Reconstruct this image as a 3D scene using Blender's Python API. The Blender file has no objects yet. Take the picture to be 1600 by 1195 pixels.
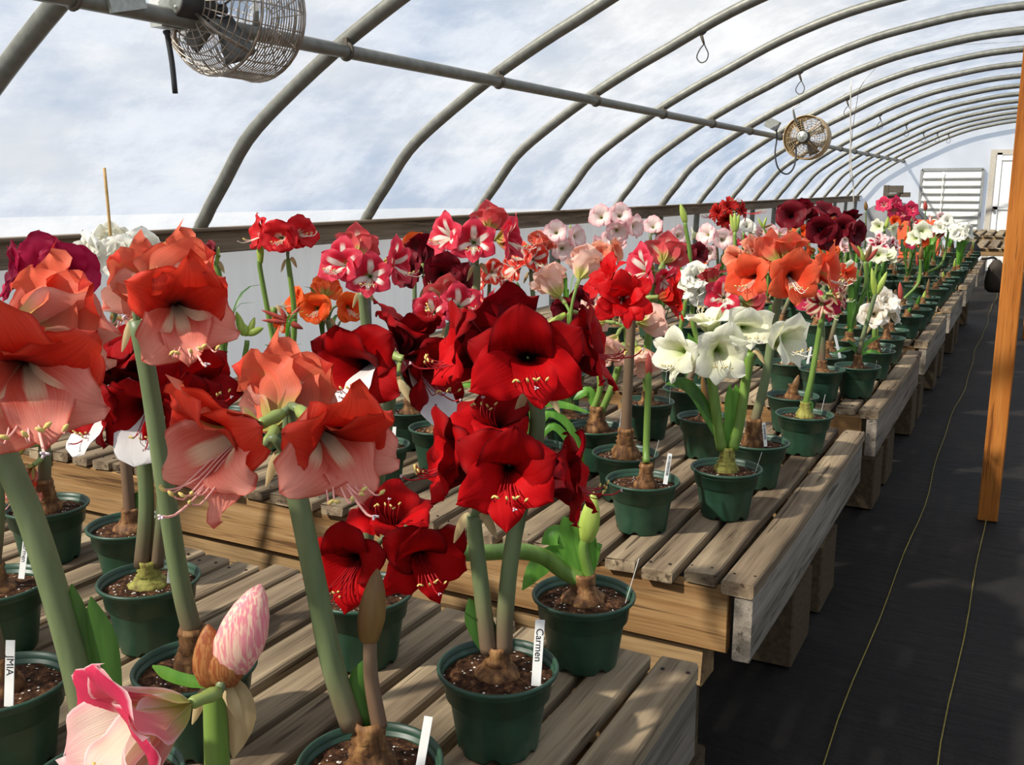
import bpy, math, random
import numpy as np
from mathutils import Vector, Matrix, noise

# ------------------------------------------------------------------ camera, sky, sun, exposure
scene = bpy.context.scene
C = bpy.data.collections.new('greenhouse'); scene.collection.children.link(C)
H = 1.5                                    # camera height above the floor
R = np.array([[0.883, -0.091, -0.461], [0.470, 0.170, 0.866], [0.0, 0.981, -0.193]])   # columns: right, up, forward
_u, _s, _vt = np.linalg.svd(R); R = _u @ _vt
F, CX, CY = 1500.0, 800.0, 597.5
cam_data = bpy.data.cameras.new('camera'); cam = bpy.data.objects.new('camera', cam_data); C.objects.link(cam)
cam_data.sensor_width = 36; cam_data.lens = F / 1600 * 36; cam_data.clip_start = .02; cam_data.clip_end = 400
M = Matrix.Identity(4)
for i in range(3):
    M[i][0], M[i][1], M[i][2] = R[i, 0], R[i, 1], -R[i, 2]
M[2][3] = H
cam.matrix_world = M
scene.camera = cam
scene.view_settings.view_transform = 'Standard'; scene.view_settings.look = 'None'
scene.view_settings.gamma = 1; scene.view_settings.use_curve_mapping = False
scene.view_settings.exposure = 0.12

def lin(h):
    h = h.lstrip('#'); o = []
    for i in (0, 2, 4):
        c = int(h[i:i + 2], 16) / 255
        o.append(c / 12.92 if c <= .04045 else ((c + .055) / 1.055) ** 2.4)
    return (*o, 1)

world = bpy.data.worlds.new('sky'); scene.world = world; world.use_nodes = True
wn = world.node_tree.nodes; wl = world.node_tree.links
bg = wn['Background']; bg.inputs['Strength'].default_value = .74
tc = wn.new('ShaderNodeTexCoord'); mp = wn.new('ShaderNodeMapping'); mp.inputs['Scale'].default_value = (1.6, 1.6, 4)
nz = wn.new('ShaderNodeTexNoise'); nz.inputs['Scale'].default_value = 1.3; nz.inputs['Detail'].default_value = 6; nz.inputs['Roughness'].default_value = .55
rp = wn.new('ShaderNodeValToRGB'); rp.color_ramp.elements[0].position = .40; rp.color_ramp.elements[1].position = .62
rp.color_ramp.elements[0].color = lin('#9dbbe0'); rp.color_ramp.elements[1].color = lin('#f2f5fa')
wl.new(tc.outputs['Generated'], mp.inputs['Vector']); wl.new(mp.outputs[0], nz.inputs['Vector'])
wl.new(nz.outputs['Fac'], rp.inputs['Fac']); wl.new(rp.outputs['Color'], bg.inputs['Color'])

sun_data = bpy.data.lights.new('sun', 'SUN'); sun = bpy.data.objects.new('sun', sun_data); C.objects.link(sun)
sun_data.energy = 6.8; sun_data.angle = math.radians(2.0); sun_data.color = (1, .93, .82)
sun.rotation_euler = Vector((.47, .66, -.72)).to_track_quat('-Z', 'Y').to_euler(); sun.location = (-6, -4, 8)

# ------------------------------------------------------------------ helpers
O0 = np.array([0, 0, H])
def ray(px, py): return R @ np.array([px - CX, -(py - CY), F])
def onz(px, py, z):
    d = ray(px, py); return O0 + (z - H) / d[2] * d
def at_y(px, py, y):
    d = ray(px, py); return O0 + y / d[1] * d
def at_d(px, py, depth):
    return O0 + ray(px, py) * depth / F
def proj_px(p):
    c = R.T @ (np.array(p, float) - O0); return CX + F * c[0] / c[2], CY - F * c[1] / c[2]
FH = np.array([R[0, 2], R[1, 2], 0]); FH /= np.linalg.norm(FH)     # level viewing direction
RT = R[:, 0].copy()
def on_plane(px, py, p, dt=0.0):
    """the point seen at a pixel on the upright plane through p; dt metres nearer the viewer"""
    d = ray(px, py); k = (np.dot(p[:2], FH[:2]) - dt) / np.dot(d, FH); return O0 + k * d
def camdir(r, u, t):
    v = R @ np.array([r, u, -t]); return v / np.linalg.norm(v)

class MB:
    def __init__(s): s.v = []; s.f = []; s.uv = []; s.sm = []
    def add(s, vs, fs, uvs=None, smooth=True):
        o = len(s.v); s.v += [tuple(map(float, p)) for p in vs]
        for k, f in enumerate(fs):
            s.f.append([i + o for i in f]); s.sm.append(smooth)
            s.uv.append(uvs[k] if uvs else None)
        return s
    def box(s, c, d, rot=None, ch=0.0):
        x, y, z = d[0] / 2, d[1] / 2, d[2] / 2
        pts = [Vector((a * x, b * y, e * z)) for e in (-1, 1) for b in (-1, 1) for a in (-1, 1)]
        if rot is not None: pts = [rot @ p for p in pts]
        c = Vector(tuple(map(float, c)))
        return s.add([c + p for p in pts], [(0, 2, 3, 1), (4, 5, 7, 6), (0, 1, 5, 4), (2, 6, 7, 3), (0, 4, 6, 2), (1, 3, 7, 5)], smooth=False)
    def bar(s, axis, c, d, ch=.004, jit=0, seed=0, segs=2):
        """chamfered timber along axis 0/1/2 with slightly uneven ends"""
        rnd = random.Random(seed); L = d[axis]; a, b = [i for i in range(3) if i != axis]
        A, B = d[a] / 2, d[b] / 2
        prof = [(-A + ch, -B), (A - ch, -B), (A, -B + ch), (A, B - ch), (A - ch, B), (-A + ch, B), (-A, B - ch), (-A, -B + ch)]
        vs = []
        for k in range(segs + 1):
            t = -L / 2 + L * k / segs
            ja, jb = (rnd.uniform(-jit, jit), rnd.uniform(-jit, jit) * .6)
            for p, q in prof:
                w = [0, 0, 0]; e = rnd.uniform(-jit, jit) if k in (0, segs) else 0
                w[axis] = t + e; w[a] = p + ja; w[b] = q + jb
                vs.append([w[i] + c[i] for i in range(3)])
        fs = [[k * 8 + i, k * 8 + (i + 1) % 8, k * 8 + 8 + (i + 1) % 8, k * 8 + 8 + i] for k in range(segs) for i in range(8)]
        fs += [list(range(7, -1, -1)), [segs * 8 + i for i in range(8)]]
        return s.add(vs, fs, smooth=False)
    def tube(s, pts, r, n=10, cap=True):
        pts = [Vector(tuple(map(float, p))) for p in pts]; m = len(pts)
        rs = r if isinstance(r, (list, tuple)) else [r] * m
        tan = [(pts[min(i + 1, m - 1)] - pts[max(i - 1, 0)]).normalized() for i in range(m)]
        x = tan[0].orthogonal().normalized(); vs = []
        for i in range(m):
            x = (x - tan[i] * x.dot(tan[i])).normalized(); y = tan[i].cross(x)
            for k in range(n):
                a = 2 * math.pi * k / n; vs.append(pts[i] + (x * math.cos(a) + y * math.sin(a)) * rs[i])
        fs = [[i * n + k, i * n + (k + 1) % n, i * n + n + (k + 1) % n, i * n + n + k] for i in range(m - 1) for k in range(n)]
        if cap: fs += [list(range(n - 1, -1, -1)), [(m - 1) * n + k for k in range(n)]]
        return s.add(vs, fs)
    def lathe(s, prof, n=24, c=(0, 0, 0), M=None, jit=None):
        vs = []
        for j, (r, z) in enumerate(prof):
            for k in range(n):
                a = 2 * math.pi * k / n; rr = r * (1 + (jit(j, k) if jit else 0))
                p = Vector((rr * math.cos(a), rr * math.sin(a), z))
                if M is not None: p = M @ p
                vs.append(p + Vector(tuple(map(float, c))))
        fs = [[j * n + k, j * n + (k + 1) % n, j * n + n + (k + 1) % n, j * n + n + k] for j in range(len(prof) - 1) for k in range(n)]
        return s.add(vs, fs)
    def ring(s, c, rad, r, M=None, n=28, m=5):
        vs = []; c = Vector(tuple(map(float, c)))
        for i in range(n):
            a = 2 * math.pi * i / n
            for j in range(m):
                b = 2 * math.pi * j / m
                p = Vector(((rad + r * math.cos(b)) * math.cos(a), (rad + r * math.cos(b)) * math.sin(a), r * math.sin(b)))
                vs.append((M @ p if M is not None else p) + c)
        fs = [[i * m + j, ((i + 1) % n) * m + j, ((i + 1) % n) * m + (j + 1) % m, i * m + (j + 1) % m] for i in range(n) for j in range(m)]
        return s.add(vs, fs)
    def mesh(s, name, off=None):
        me = bpy.data.meshes.new(name)
        v = s.v if off is None else [(p[0] - off[0], p[1] - off[1], p[2] - off[2]) for p in s.v]
        me.from_pydata(v, [], s.f)
        me.polygons.foreach_set('use_smooth', s.sm)
        if any(u is not None for u in s.uv):
            lay = me.uv_layers.new(name='UVMap'); k = 0
            for f, u in zip(s.f, s.uv):
                for i in range(len(f)):
                    if u is not None: lay.data[k].uv = u[i]
                    k += 1
        me.update(); return me
    def build(s, name, mat, parent=None, off=None):
        me = s.mesh(name, off)
        if mat is not None: me.materials.append(mat)
        return link(name, me, parent)

def link(name, data, parent=None, M=None):
    o = bpy.data.objects.new(name, data); C.objects.link(o)
    if parent is not None: o.parent = parent
    if M is not None: o.matrix_basis = M
    return o
def tag(o, label=None, cat=None, group=None, kind=None):
    if label: o['label'] = label
    if cat: o['category'] = cat
    if group: o['group'] = group
    if kind: o['kind'] = kind
    return o
def empty(name, loc):
    o = bpy.data.objects.new(name, None); C.objects.link(o); o.location = tuple(map(float, loc)); o.empty_display_size = .05; return o
def bez(pts, n=12):
    """smooth curve through the given points (Catmull-Rom)"""
    P = [np.array(p, float) for p in pts]
    if len(P) == 2: return [P[0] + (P[1] - P[0]) * t for t in np.linspace(0, 1, n)]
    P = [2 * P[0] - P[1]] + P + [2 * P[-1] - P[-2]]; out = []; segs = len(P) - 3
    for i in range(segs):
        for t in np.linspace(0, 1, max(3, n // segs), endpoint=(i == segs - 1)):
            a, b, c, d = P[i:i + 4]
            out.append(.5 * ((2 * b) + (-a + c) * t + (2 * a - 5 * b + 4 * c - d) * t * t + (-a + 3 * b - 3 * c + d) * t ** 3))
    return out

# ------------------------------------------------------------------ materials
class NT:
    def __init__(s, name):
        s.m = bpy.data.materials.new(name); s.m.use_nodes = True
        s.n = s.m.node_tree.nodes; s.l = s.m.node_tree.links
        s.b = s.n['Principled BSDF']; s.out = s.n['Material Output']
    def new(s, t, **kw):
        n = s.n.new('ShaderNode' + t)
        for k, v in kw.items(): setattr(n, k, v)
        return n
    def link(s, a, b): s.l.new(a, b)
    def val(s, node, sock, v):
        if isinstance(v, (int, float, tuple, list)): node.inputs[sock].default_value = v
        else: s.link(v, node.inputs[sock])
    def math(s, op, a, b=None, c=None):
        n = s.new('Math', operation=op); s.val(n, 0, a)
        if b is not None: s.val(n, 1, b)
        if c is not None: s.val(n, 2, c)
        return n.outputs[0]
    def sst(s, x, a, b, lo=0.0, hi=1.0):
        n = s.new('MapRange', interpolation_type='SMOOTHSTEP'); s.val(n, 0, x); s.val(n, 1, a); s.val(n, 2, b); s.val(n, 3, lo); s.val(n, 4, hi); return n.outputs[0]
    def mix(s, f, a, b, mode='MIX'):
        n = s.new('Mix', data_type='RGBA', blend_type=mode); s.val(n, 0, f); s.val(n, 6, a); s.val(n, 7, b); return n.outputs[2]
    def noise(s, vec, scale, detail=3, rough=.5):
        n = s.new('TexNoise'); n.inputs['Scale'].default_value = scale; n.inputs['Detail'].default_value = detail; n.inputs['Roughness'].default_value = rough
        if vec is not None: s.link(vec, n.inputs['Vector'])
        return n.outputs['Fac']
    def mapping(s, vec, scale, loc=None):
        n = s.new('Mapping'); n.inputs['Scale'].default_value = scale; s.link(vec, n.inputs['Vector'])
        if loc is not None: s.link(loc, n.inputs['Location'])
        return n.outputs[0]
    def coord(s, w='Object'): return s.new('TexCoord').outputs[w]
    def ramp(s, f, stops):
        n = s.new('ValToRGB'); e = n.color_ramp.elements
        while len(e) < len(stops): e.new(.5)
        for i, (p, c) in enumerate(stops): e[i].position = p; e[i].color = c
        s.link(f, n.inputs[0]); return n.outputs[0]
    def bump(s, h, st=.3, dist=.01):
        n = s.new('Bump'); n.inputs['Strength'].default_value = st; n.inputs['Distance'].default_value = dist
        s.link(h, n.inputs['Height']); s.link(n.outputs[0], s.b.inputs['Normal'])
    def fin(s, col=None, rough=.6, metal=0, spec=.4):
        if col is not None: s.val(s.b, 'Base Color', col)
        s.val(s.b, 'Roughness', rough); s.b.inputs['Metallic'].default_value = metal
        s.b.inputs['Specular IOR Level'].default_value = spec
        return s.m

def flat(name, hexc, rough=.6, metal=0, var=.12, scale=40, spec=.4):
    t = NT(name); c = lin(hexc); n = t.noise(t.coord(), scale, 3)
    d = tuple(x * (1 - var) for x in c[:3]) + (1,); e = tuple(min(1, x * (1 + var)) for x in c[:3]) + (1,)
    return t.fin(t.ramp(n, [(.3, d), (.7, e)]), rough, metal, spec)

def wood(name, axis, cols, knots=True, rough=.85):
    t = NT(name); oi = t.new('ObjectInfo'); co = t.coord()
    off = t.new('CombineXYZ'); rr = t.math('MULTIPLY', oi.outputs['Random'], 37.0)
    for i in range(3): t.link(rr, off.inputs[i])
    sc = [34, 34, 34]; sc[axis] = 1.3
    v = t.mapping(co, sc, off.outputs[0]); sc2 = [7, 7, 7]; sc2[axis] = 1.0
    v2 = t.mapping(co, sc2, off.outputs[0]); sc3 = [160, 160, 160]; sc3[axis] = 5
    v3 = t.mapping(co, sc3, off.outputs[0])
    g = t.noise(v, 1, 4, .6); big = t.noise(v2, 1, 3); fine = t.noise(v3, 1, 2)
    k = t.math('ADD', t.math('MULTIPLY', g, .55), t.math('MULTIPLY', big, .45))
    k = t.math('ADD', k, t.math('MULTIPLY', t.math('SUBTRACT', oi.outputs['Random'], .5), .14))
    col = t.ramp(k, [(.30, lin(cols[0])), (.47, lin(cols[1])), (.66, lin(cols[2]))])
    col = t.mix(t.sst(fine, .56, .72, 0, .45), col, lin(cols[0]))
    crack = t.sst(t.noise(t.mapping(co, [s * .8 for s in sc2], off.outputs[0]), 2.2, 5, .7), .63, .70, 0, .55)
    col = t.mix(crack, col, lin(cols[3]))
    stain = t.sst(t.noise(t.mapping(co, [s * .45 for s in sc2], off.outputs[0]), 3.0, 4, .65), .52, .68, 0, .5)
    col = t.mix(stain, col, lin(cols[0]))
    hair = t.sst(t.noise(t.mapping(co, [s * 1.6 for s in sc], off.outputs[0]), 1.0, 3, .6), .60, .66, 0, .75)
    col = t.mix(hair, col, lin(cols[3]))
    t.bump(t.math('ADD', g, t.math('MULTIPLY', fine, .5)), .5, .004)
    return t.fin(col, rough, 0, .2)

GREYW = ('#443627', '#7b6a55', '#aa9779', '#33261b')
TANW = ('#5e4226', '#8e6b43', '#b59468', '#432b18')
M_slat = wood('weathered_slat_wood', 1, GREYW)
M_end = wood('end_board_wood', 0, TANW)
M_side = wood('side_board_wood', 1, ('#4e493f', '#746b5f', '#968c7e', '#373028'))
M_beam = wood('beam_wood', 0, ('#5c482f', '#866b49', '#a98b62', '#402d1a'))
M_post = wood('cedar_post_wood', 2, ('#7a4318', '#a86427', '#c07c3a', '#52290e'))
M_hip = wood('hip_board_wood', 1, ('#5e5244', '#80705e', '#9a8970', '#453a2f'))
M_nail = flat('rusty_nail', '#2c2019', .7, .3)
M_block = flat('concrete_block', '#574a38', .95, 0, .25, 60, .1)
M_pipe = flat('galvanised_pipe', '#77776f', .5, .4, .18, 25)
M_motor = flat('motor_paint', '#3b3a39', .5, .3)
M_cap = flat('motor_cap_metal', '#aeb0a8', .45, .5, .15, 60)
M_guard = flat('chromed_guard_wire', '#9a8f82', .35, .75, .3, 30)
M_rustg = flat('cream_rusty_guard', '#b49a72', .6, .2, .3, 30)
M_blade = flat('fan_blade', '#6b6a66', .4, .6)
M_boxg = flat('junction_box_grey', '#9b9d98', .5, .3)
M_cord = flat('black_cord', '#2e2f30', .6)
M_white = flat('white_paint', '#e6e4dc', .6, 0, .05)
M_wire = flat('dark_wire', '#4a4540', .5, .4)
M_rope = flat('pale_string', '#b8b2a6', .9)
M_tank = flat('grey_tank', '#6c6e6f', .6, .1, .1, 6)
M_fit = flat('iron_fitting', '#5b5348', .7, .3)
M_orange = flat('orange_board', '#d8623a', .7, 0, .1, 8)
M_dgreen = flat('dark_green_panel', '#23442f', .6)
M_card = flat('brown_cardboard', '#b48a5c', .9, 0, .1, 12)
M_black = flat('black_cloth', '#141414', .8)
M_tarp = flat('dark_brown_tarp', '#3a3128', .8)
M_tag = flat('white_plastic_tag', '#e9e8e2', .5, 0, .04)
M_ink = flat('black_ink', '#15151a', .8)
M_bamboo = flat('bamboo_stake', '#b9955a', .6, 0, .2, 60)
M_slatd = flat('door_panel', '#eeeeea', .5, 0, .03)

def mk_film():
    t = NT('poly_film'); co = t.coord()
    n = t.noise(t.mapping(co, (1.5, .7, 1.5)), 2.2, 5, .6)
    streak = t.noise(t.mapping(co, (3, 7, 1.6)), 1.4, 4, .6)
    h = t.math('ADD', t.math('MULTIPLY', n, .86), t.math('MULTIPLY', streak, .14))
    tr = t.new('BsdfTransparent'); tr.inputs[0].default_value = (.94, .955, .97, 1)
    tl = t.new('BsdfTranslucent'); tl.inputs[0].default_value = (.93, .93, .93, 1)
    df = t.new('BsdfDiffuse'); df.inputs[0].default_value = (.9, .9, .9, 1)
    bp = t.new('Bump'); bp.inputs['Strength'].default_value = .5; bp.inputs['Distance'].default_value = .05; t.link(n, bp.inputs['Height'])
    t.link(bp.outputs[0], tl.inputs['Normal'])
    a = t.new('MixShader'); a.inputs[0].default_value = .3; t.link(tl.outputs[0], a.inputs[1]); t.link(df.outputs[0], a.inputs[2])
    b = t.new('MixShader'); t.link(t.sst(h, .35, .65, .18, .38), b.inputs[0])
    t.link(tr.outputs[0], b.inputs[1]); t.link(a.outputs[0], b.inputs[2])
    t.link(b.outputs[0], t.out.inputs[0]); t.n.remove(t.b)
    return t.m
M_film = mk_film()
def mk_side():
    t = NT('white_side_curtain'); co = t.coord()
    n = t.noise(t.mapping(co, (3, 9, 1.2)), 1.5, 4)
    tl = t.new('BsdfTranslucent'); tl.inputs[0].default_value = (.50, .51, .52, 1)
    df = t.new('BsdfDiffuse'); t.link(t.ramp(n, [(.3, lin('#a9acad')), (.7, lin('#c4c5c4'))]), df.inputs[0])
    a = t.new('MixShader'); a.inputs[0].default_value = .55; t.link(tl.outputs[0], a.inputs[1]); t.link(df.outputs[0], a.inputs[2])
    t.link(a.outputs[0], t.out.inputs[0]); t.n.remove(t.b); return t.m
M_side_film = mk_side()
def mk_floor():
    t = NT('black_ground_cloth'); co = t.coord()
    n = t.noise(t.mapping(co, (1.2, .5, 1)), 3.0, 5, .6); w = t.new('TexWave'); w.inputs['Scale'].default_value = 60; w.inputs['Distortion'].default_value = .3
    t.link(co, w.inputs['Vector'])
    wr = t.noise(t.mapping(co, (2, 9, 1)), 2.5, 4, .6)
    col = t.ramp(n, [(.3, lin('#141210')), (.6, lin('#201c19')), (.8, lin('#332c25'))])
    t.bump(t.math('ADD', t.math('MULTIPLY', wr, 1.0), t.math('MULTIPLY', w.outputs['Fac'], .03)), .5, .03)
    return t.fin(col, .75, 0, .25)
M_floor = mk_floor()
M_earth = flat('outside_snow', '#979da5', .95, 0, .05, 1.2)
M_thread = flat('yellow_marking_thread', '#8f8038', .8)
def mk_pot():
    t = NT('green_plastic_pot'); oi = t.new('ObjectInfo')
    n = t.noise(t.coord(), 30, 4); c = t.ramp(n, [(.3, lin('#1d3829')), (.7, lin('#294a38'))])
    c = t.mix(t.math('MULTIPLY', oi.outputs['Random'], .35), c, lin('#2a4a34'))
    dust = t.sst(t.noise(t.coord(), 9, 5, .7), .55, .8, 0, .3); c = t.mix(dust, c, lin('#6d7d68'))
    return t.fin(c, .42, 0, .45)
M_pot = mk_pot()
def mk_soil():
    t = NT('potting_soil'); co = t.coord(); v = t.new('TexVoronoi'); v.inputs['Scale'].default_value = 290; t.link(co, v.inputs['Vector'])
    n = t.noise(co, 90, 4, .7); c = t.ramp(n, [(.35, lin('#1a110b')), (.55, lin('#4a3122')), (.75, lin('#8a6240'))])
    sep = t.new('SeparateColor'); t.link(v.outputs['Color'], sep.inputs[0])
    sp = t.math('MULTIPLY', t.math('GREATER_THAN', sep.outputs[0], .955), t.math('LESS_THAN', v.outputs['Distance'], .5))
    c = t.mix(sp, c, lin('#e0dccf')); t.bump(n, .9, .006); return t.fin(c, .95, 0, .1)
M_soil = mk_soil()
def mk_bulb(name, a, b, cc):
    t = NT(name); co = t.coord(); n = t.noise(t.mapping(co, (60, 60, 18)), 1, 4, .6); sep = t.new('SeparateXYZ'); t.link(co, sep.inputs[0])
    w = t.noise(t.mapping(co, (14, 14, 160)), 1, 2)
    c = t.ramp(n, [(.3, lin(a)), (.5, lin(b)), (.72, lin(cc))]); c = t.mix(t.sst(w, .55, .75, 0, .5), c, lin(a))
    t.bump(n, .6, .004); return t.fin(c, .7, 0, .3)
M_bulb = mk_bulb('brown_bulb_skin', '#3a2213', '#6e4a2a', '#a67c4c')
M_bulbg = mk_bulb('green_bulb_skin', '#5f4a22', '#8d8a40', '#aaa358')
def mk_green(name, a, b, purple=None, tr=.15, rough=.42):
    t = NT(name); co = t.coord(); n = t.noise(t.mapping(co, (50, 50, 9)), 1, 3); oi = t.new('ObjectInfo')
    c = t.ramp(n, [(.3, lin(a)), (.7, lin(b))])
    if purple:
        sep = t.new('SeparateXYZ'); t.link(co, sep.inputs[0])
        c = t.mix(t.sst(sep.outputs[2], .14, .26, .8, 0), c, lin(purple))
    t.fin(c, rough, 0, .4)
    if tr:
        tl = t.new('BsdfTranslucent'); t.link(c, tl.inputs[0]); m = t.new('MixShader'); m.inputs[0].default_value = tr
        t.link(t.b.outputs[0], m.inputs[1]); t.link(tl.outputs[0], m.inputs[2]); t.link(m.outputs[0], t.out.inputs[0])
    return t.m
M_stem = mk_green('scape_green', '#5c6b45', '#748259', '#6e5044', 0)
M_stemb = mk_green('scape_bright_green', '#5c7a2e', '#769444', None, 0)
M_stembr = mk_green('scape_brownish', '#64523f', '#7a634d', '#6e5340', 0)
M_leaf = mk_green('strap_leaf', '#4f8a2c', '#77ad44', None, .3)
M_leafd = mk_green('dark_strap_leaf', '#33591f', '#4f7a30', None, .2)
M_bud = mk_green('green_bud', '#96b040', '#c3d36c', None, .25)
M_budbr = mk_green('brown_bud', '#6a4a2a', '#8d6c3c', None, .15)
M_spathe = mk_green('dry_spathe', '#9d8358', '#cdb88a', None, .3, .7)
def mk_stripebud(name, a, b):
    t = NT(name); co = t.coord(); n = t.noise(t.mapping(co, (420, 420, 26)), 1, 3); n2 = t.noise(t.mapping(co, (30, 30, 20)), 1, 2)
    c = t.mix(t.sst(n, .42, .62), lin(a), lin(b)); c = t.mix(t.sst(n2, .4, .65, 0, .3), c, lin(b)); t.fin(c, .5, 0, .25)
    tl = t.new('BsdfTranslucent'); t.link(c, tl.inputs[0]); m = t.new('MixShader'); m.inputs[0].default_value = .25
    t.link(t.b.outputs[0], m.inputs[1]); t.link(tl.outputs[0], m.inputs[2]); t.link(m.outputs[0], t.out.inputs[0]); return t.m
M_budpk = mk_stripebud('pink_cream_bud', '#e68d98', '#f2d2b8')
M_budrb = mk_stripebud('russet_bud', '#96502e', '#b07a48')
M_budr = mk_green('reddish_bud', '#a03a34', '#c65a4a', None, .2)

def petal_mat(name, throat, mid, edge, stripe=None, sw=.3, su=(.15, .8), vein=None, va=.35, te=(.12, .5), ee=(.55, 1.0), rim=None, back=None, rib='#a9ad52', tl=.32, rough=.5, spec=.2):
    t = NT(name); uv = t.coord('UV'); s = t.new('SeparateXYZ'); t.link(uv, s.inputs[0]); u, v = s.outputs[0], s.outputs[1]
    d = t.math('MULTIPLY', t.math('ABSOLUTE', t.math('SUBTRACT', v, .5)), 2.0)      # 0 at the midrib, 1 at the edge
    wob = t.noise(t.mapping(uv, (3, 40, 1)), 1, 2)
    uu = t.math('ADD', u, t.math('MULTIPLY', t.math('SUBTRACT', wob, .5), .28))
    col = t.mix(t.sst(uu, te[0], te[1]), lin(throat), lin(mid))
    e = t.math('MAXIMUM', t.sst(uu, ee[0], ee[1]), t.sst(d, .55, 1.05))
    col = t.mix(t.math('MULTIPLY', e, .8), col, lin(edge))
    if stripe:
        wd = t.math('ADD', d, t.math('MULTIPLY', t.math('SUBTRACT', wob, .5), .25))
        m1 = t.sst(wd, sw * .55, sw, 1, 0); m2 = t.math('MULTIPLY', t.sst(u, su[0], su[0] + .12), t.sst(u, su[1] - .18, su[1], 1, 0))
        col = t.mix(t.math('MULTIPLY', m1, m2), col, lin(stripe))
    vn = t.noise(t.mapping(uv, (1.2, 60, 1)), 1, 2)
    col = t.mix(t.sst(vn, .52, .72, 0, va), col, lin(vein or throat))
    if rim: col = t.mix(t.math('MAXIMUM', t.sst(d, .88, .99, 0, .8), t.sst(u, .95, .99, 0, .7)), col, lin(rim))
    g = t.new('NewGeometry')
    bc = t.mix(.55, lin(back or edge), col)
    bc = t.mix(t.math('MULTIPLY', t.sst(d, .04, .30, 1, 0), t.sst(u, .35, .85, .75, 0)), bc, lin(rib))
    bc = t.mix(t.sst(u, .08, .32, .85, 0), bc, lin(rib))
    col = t.mix(g.outputs['Backfacing'], col, bc)
    t.bump(vn, .25, .003); t.fin(col, rough, 0, spec)
    tr = t.new('BsdfTranslucent'); t.link(col, tr.inputs[0]); m = t.new('MixShader'); m.inputs[0].default_value = tl
    t.link(t.b.outputs[0], m.inputs[1]); t.link(tr.outputs[0], m.inputs[2]); t.link(m.outputs[0], t.out.inputs[0])
    return t.m

# ------------------------------------------------------------------ the greenhouse shell
HALF = [(3.24, 0.0), (3.24, .6), (3.235, 1.25), (3.19, 1.38), (3.07, 1.53), (2.93, 1.70), (2.74, 1.845), (2.44, 2.035), (2.15, 2.19), (1.94, 2.29),
        (1.66, 2.425), (1.42, 2.52), (1.15, 2.605), (.87, 2.665), (.55, 2.72), (.25, 2.745), (0, 2.75)]
ARC = [(-x, z) for x, z in HALF] + [(x, z) for x, z in HALF[-2::-1]]
ARCS = bez([(x, 0, z) for x, z in ARC[1:-1]], 90)
SL = .006
Y0, SP, NK = 3.133, 1.211, 16
YE, YB = Y0 + SP * 15 + .15, Y0 - SP * 5

def film(name, prof, mat, y0, y1, per=5, sag=.03):
    ys = [Y0 + SP * (k / per) for k in range(int((y0 - Y0) / SP * per) - 1, int((y1 - Y0) / SP * per) + 2)]
    ys = [y for y in ys if y0 <= y <= y1]; ys = [y0] + ys + [y1]; vs = []; n = len(prof)
    for y in ys:
        ph = ((y - Y0) / SP) % 1; s = sag * (math.sin(math.pi * ph) ** 1)
        for x, z in prof:
            k = 1 + (.012 - s * .5) / 3; zz = z + (.03 - s * .6) * (max(0, z - 1.2) / 1.5)
            vs.append((x * (k if z > 1.2 else 1.006), y, zz + SL * y))
    fs = [[i * n + j, i * n + j + 1, i * n + n + j + 1, i * n + n + j] for i in range(len(ys) - 1) for j in range(n - 1)]
    return tag(MB().add(vs, fs).build(name, mat), kind='structure')
roof_prof = [(p[0], p[2]) for p in ARCS if p[2] >= 1.30]
roof = film('ceiling', roof_prof, M_film, YB, YE)
film('wall_left', [(-3.27, z) for z in (1.33, .9, .45, 0)], M_side_film, YB, YE, 5, 0)
film('wall_right', [(3.27, z) for z in (1.33, .9, .45, 0)], M_side_film, YB, YE, 5, 0)

for k in range(-5, NK):
    y = Y0 + SP * k; m = MB()
    m.tube([(p[0], y, p[2] + SL * y) for p in bez([(x, 0, z) for x, z in ARC], 70)], .031 if k != 5 else .036, 10)
    m.build('roof_hoop', M_pipe, roof)
pur = MB().tube([(-2.37, y, 2.015 + SL * y) for y in np.linspace(YB, YE + .1, 30)], .026, 10).build('purlin', M_pipe, roof)
for k in range(-5, NK):
    y = Y0 + SP * k
    m = MB(); MM = Matrix.Rotation(math.pi / 2, 3, 'X')
    m.ring((-2.37, y - .03, 2.015 + SL * y), .029, .008, MM, 16, 6)
    m.box((-2.37, y - .03, 2.05 + SL * y), (.018, .018, .03)); m.build('clamp', M_fit, pur)
for s, nm in ((-1, 'left'), (1, 'right')):
    m = MB(); L = YE - YB
    m.bar(1, (s * 3.21, (YE + YB) / 2, 0), (.045, L, .10), .004, 0, 1, 1)
    m.bar(1, (s * 3.185, (YE + YB) / 2, .052), (.07, L, .014), .003, 0, 1, 1)
    m.bar(1, (s * 3.185, (YE + YB) / 2, -.045), (.055, L, .014), .003, 0, 1, 1)
    m.v = [(x, y, z + 1.275 + SL * y) for x, y, z in m.v]
    tag(m.build('baseboard_' + nm, M_hip), kind='structure')

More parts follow.
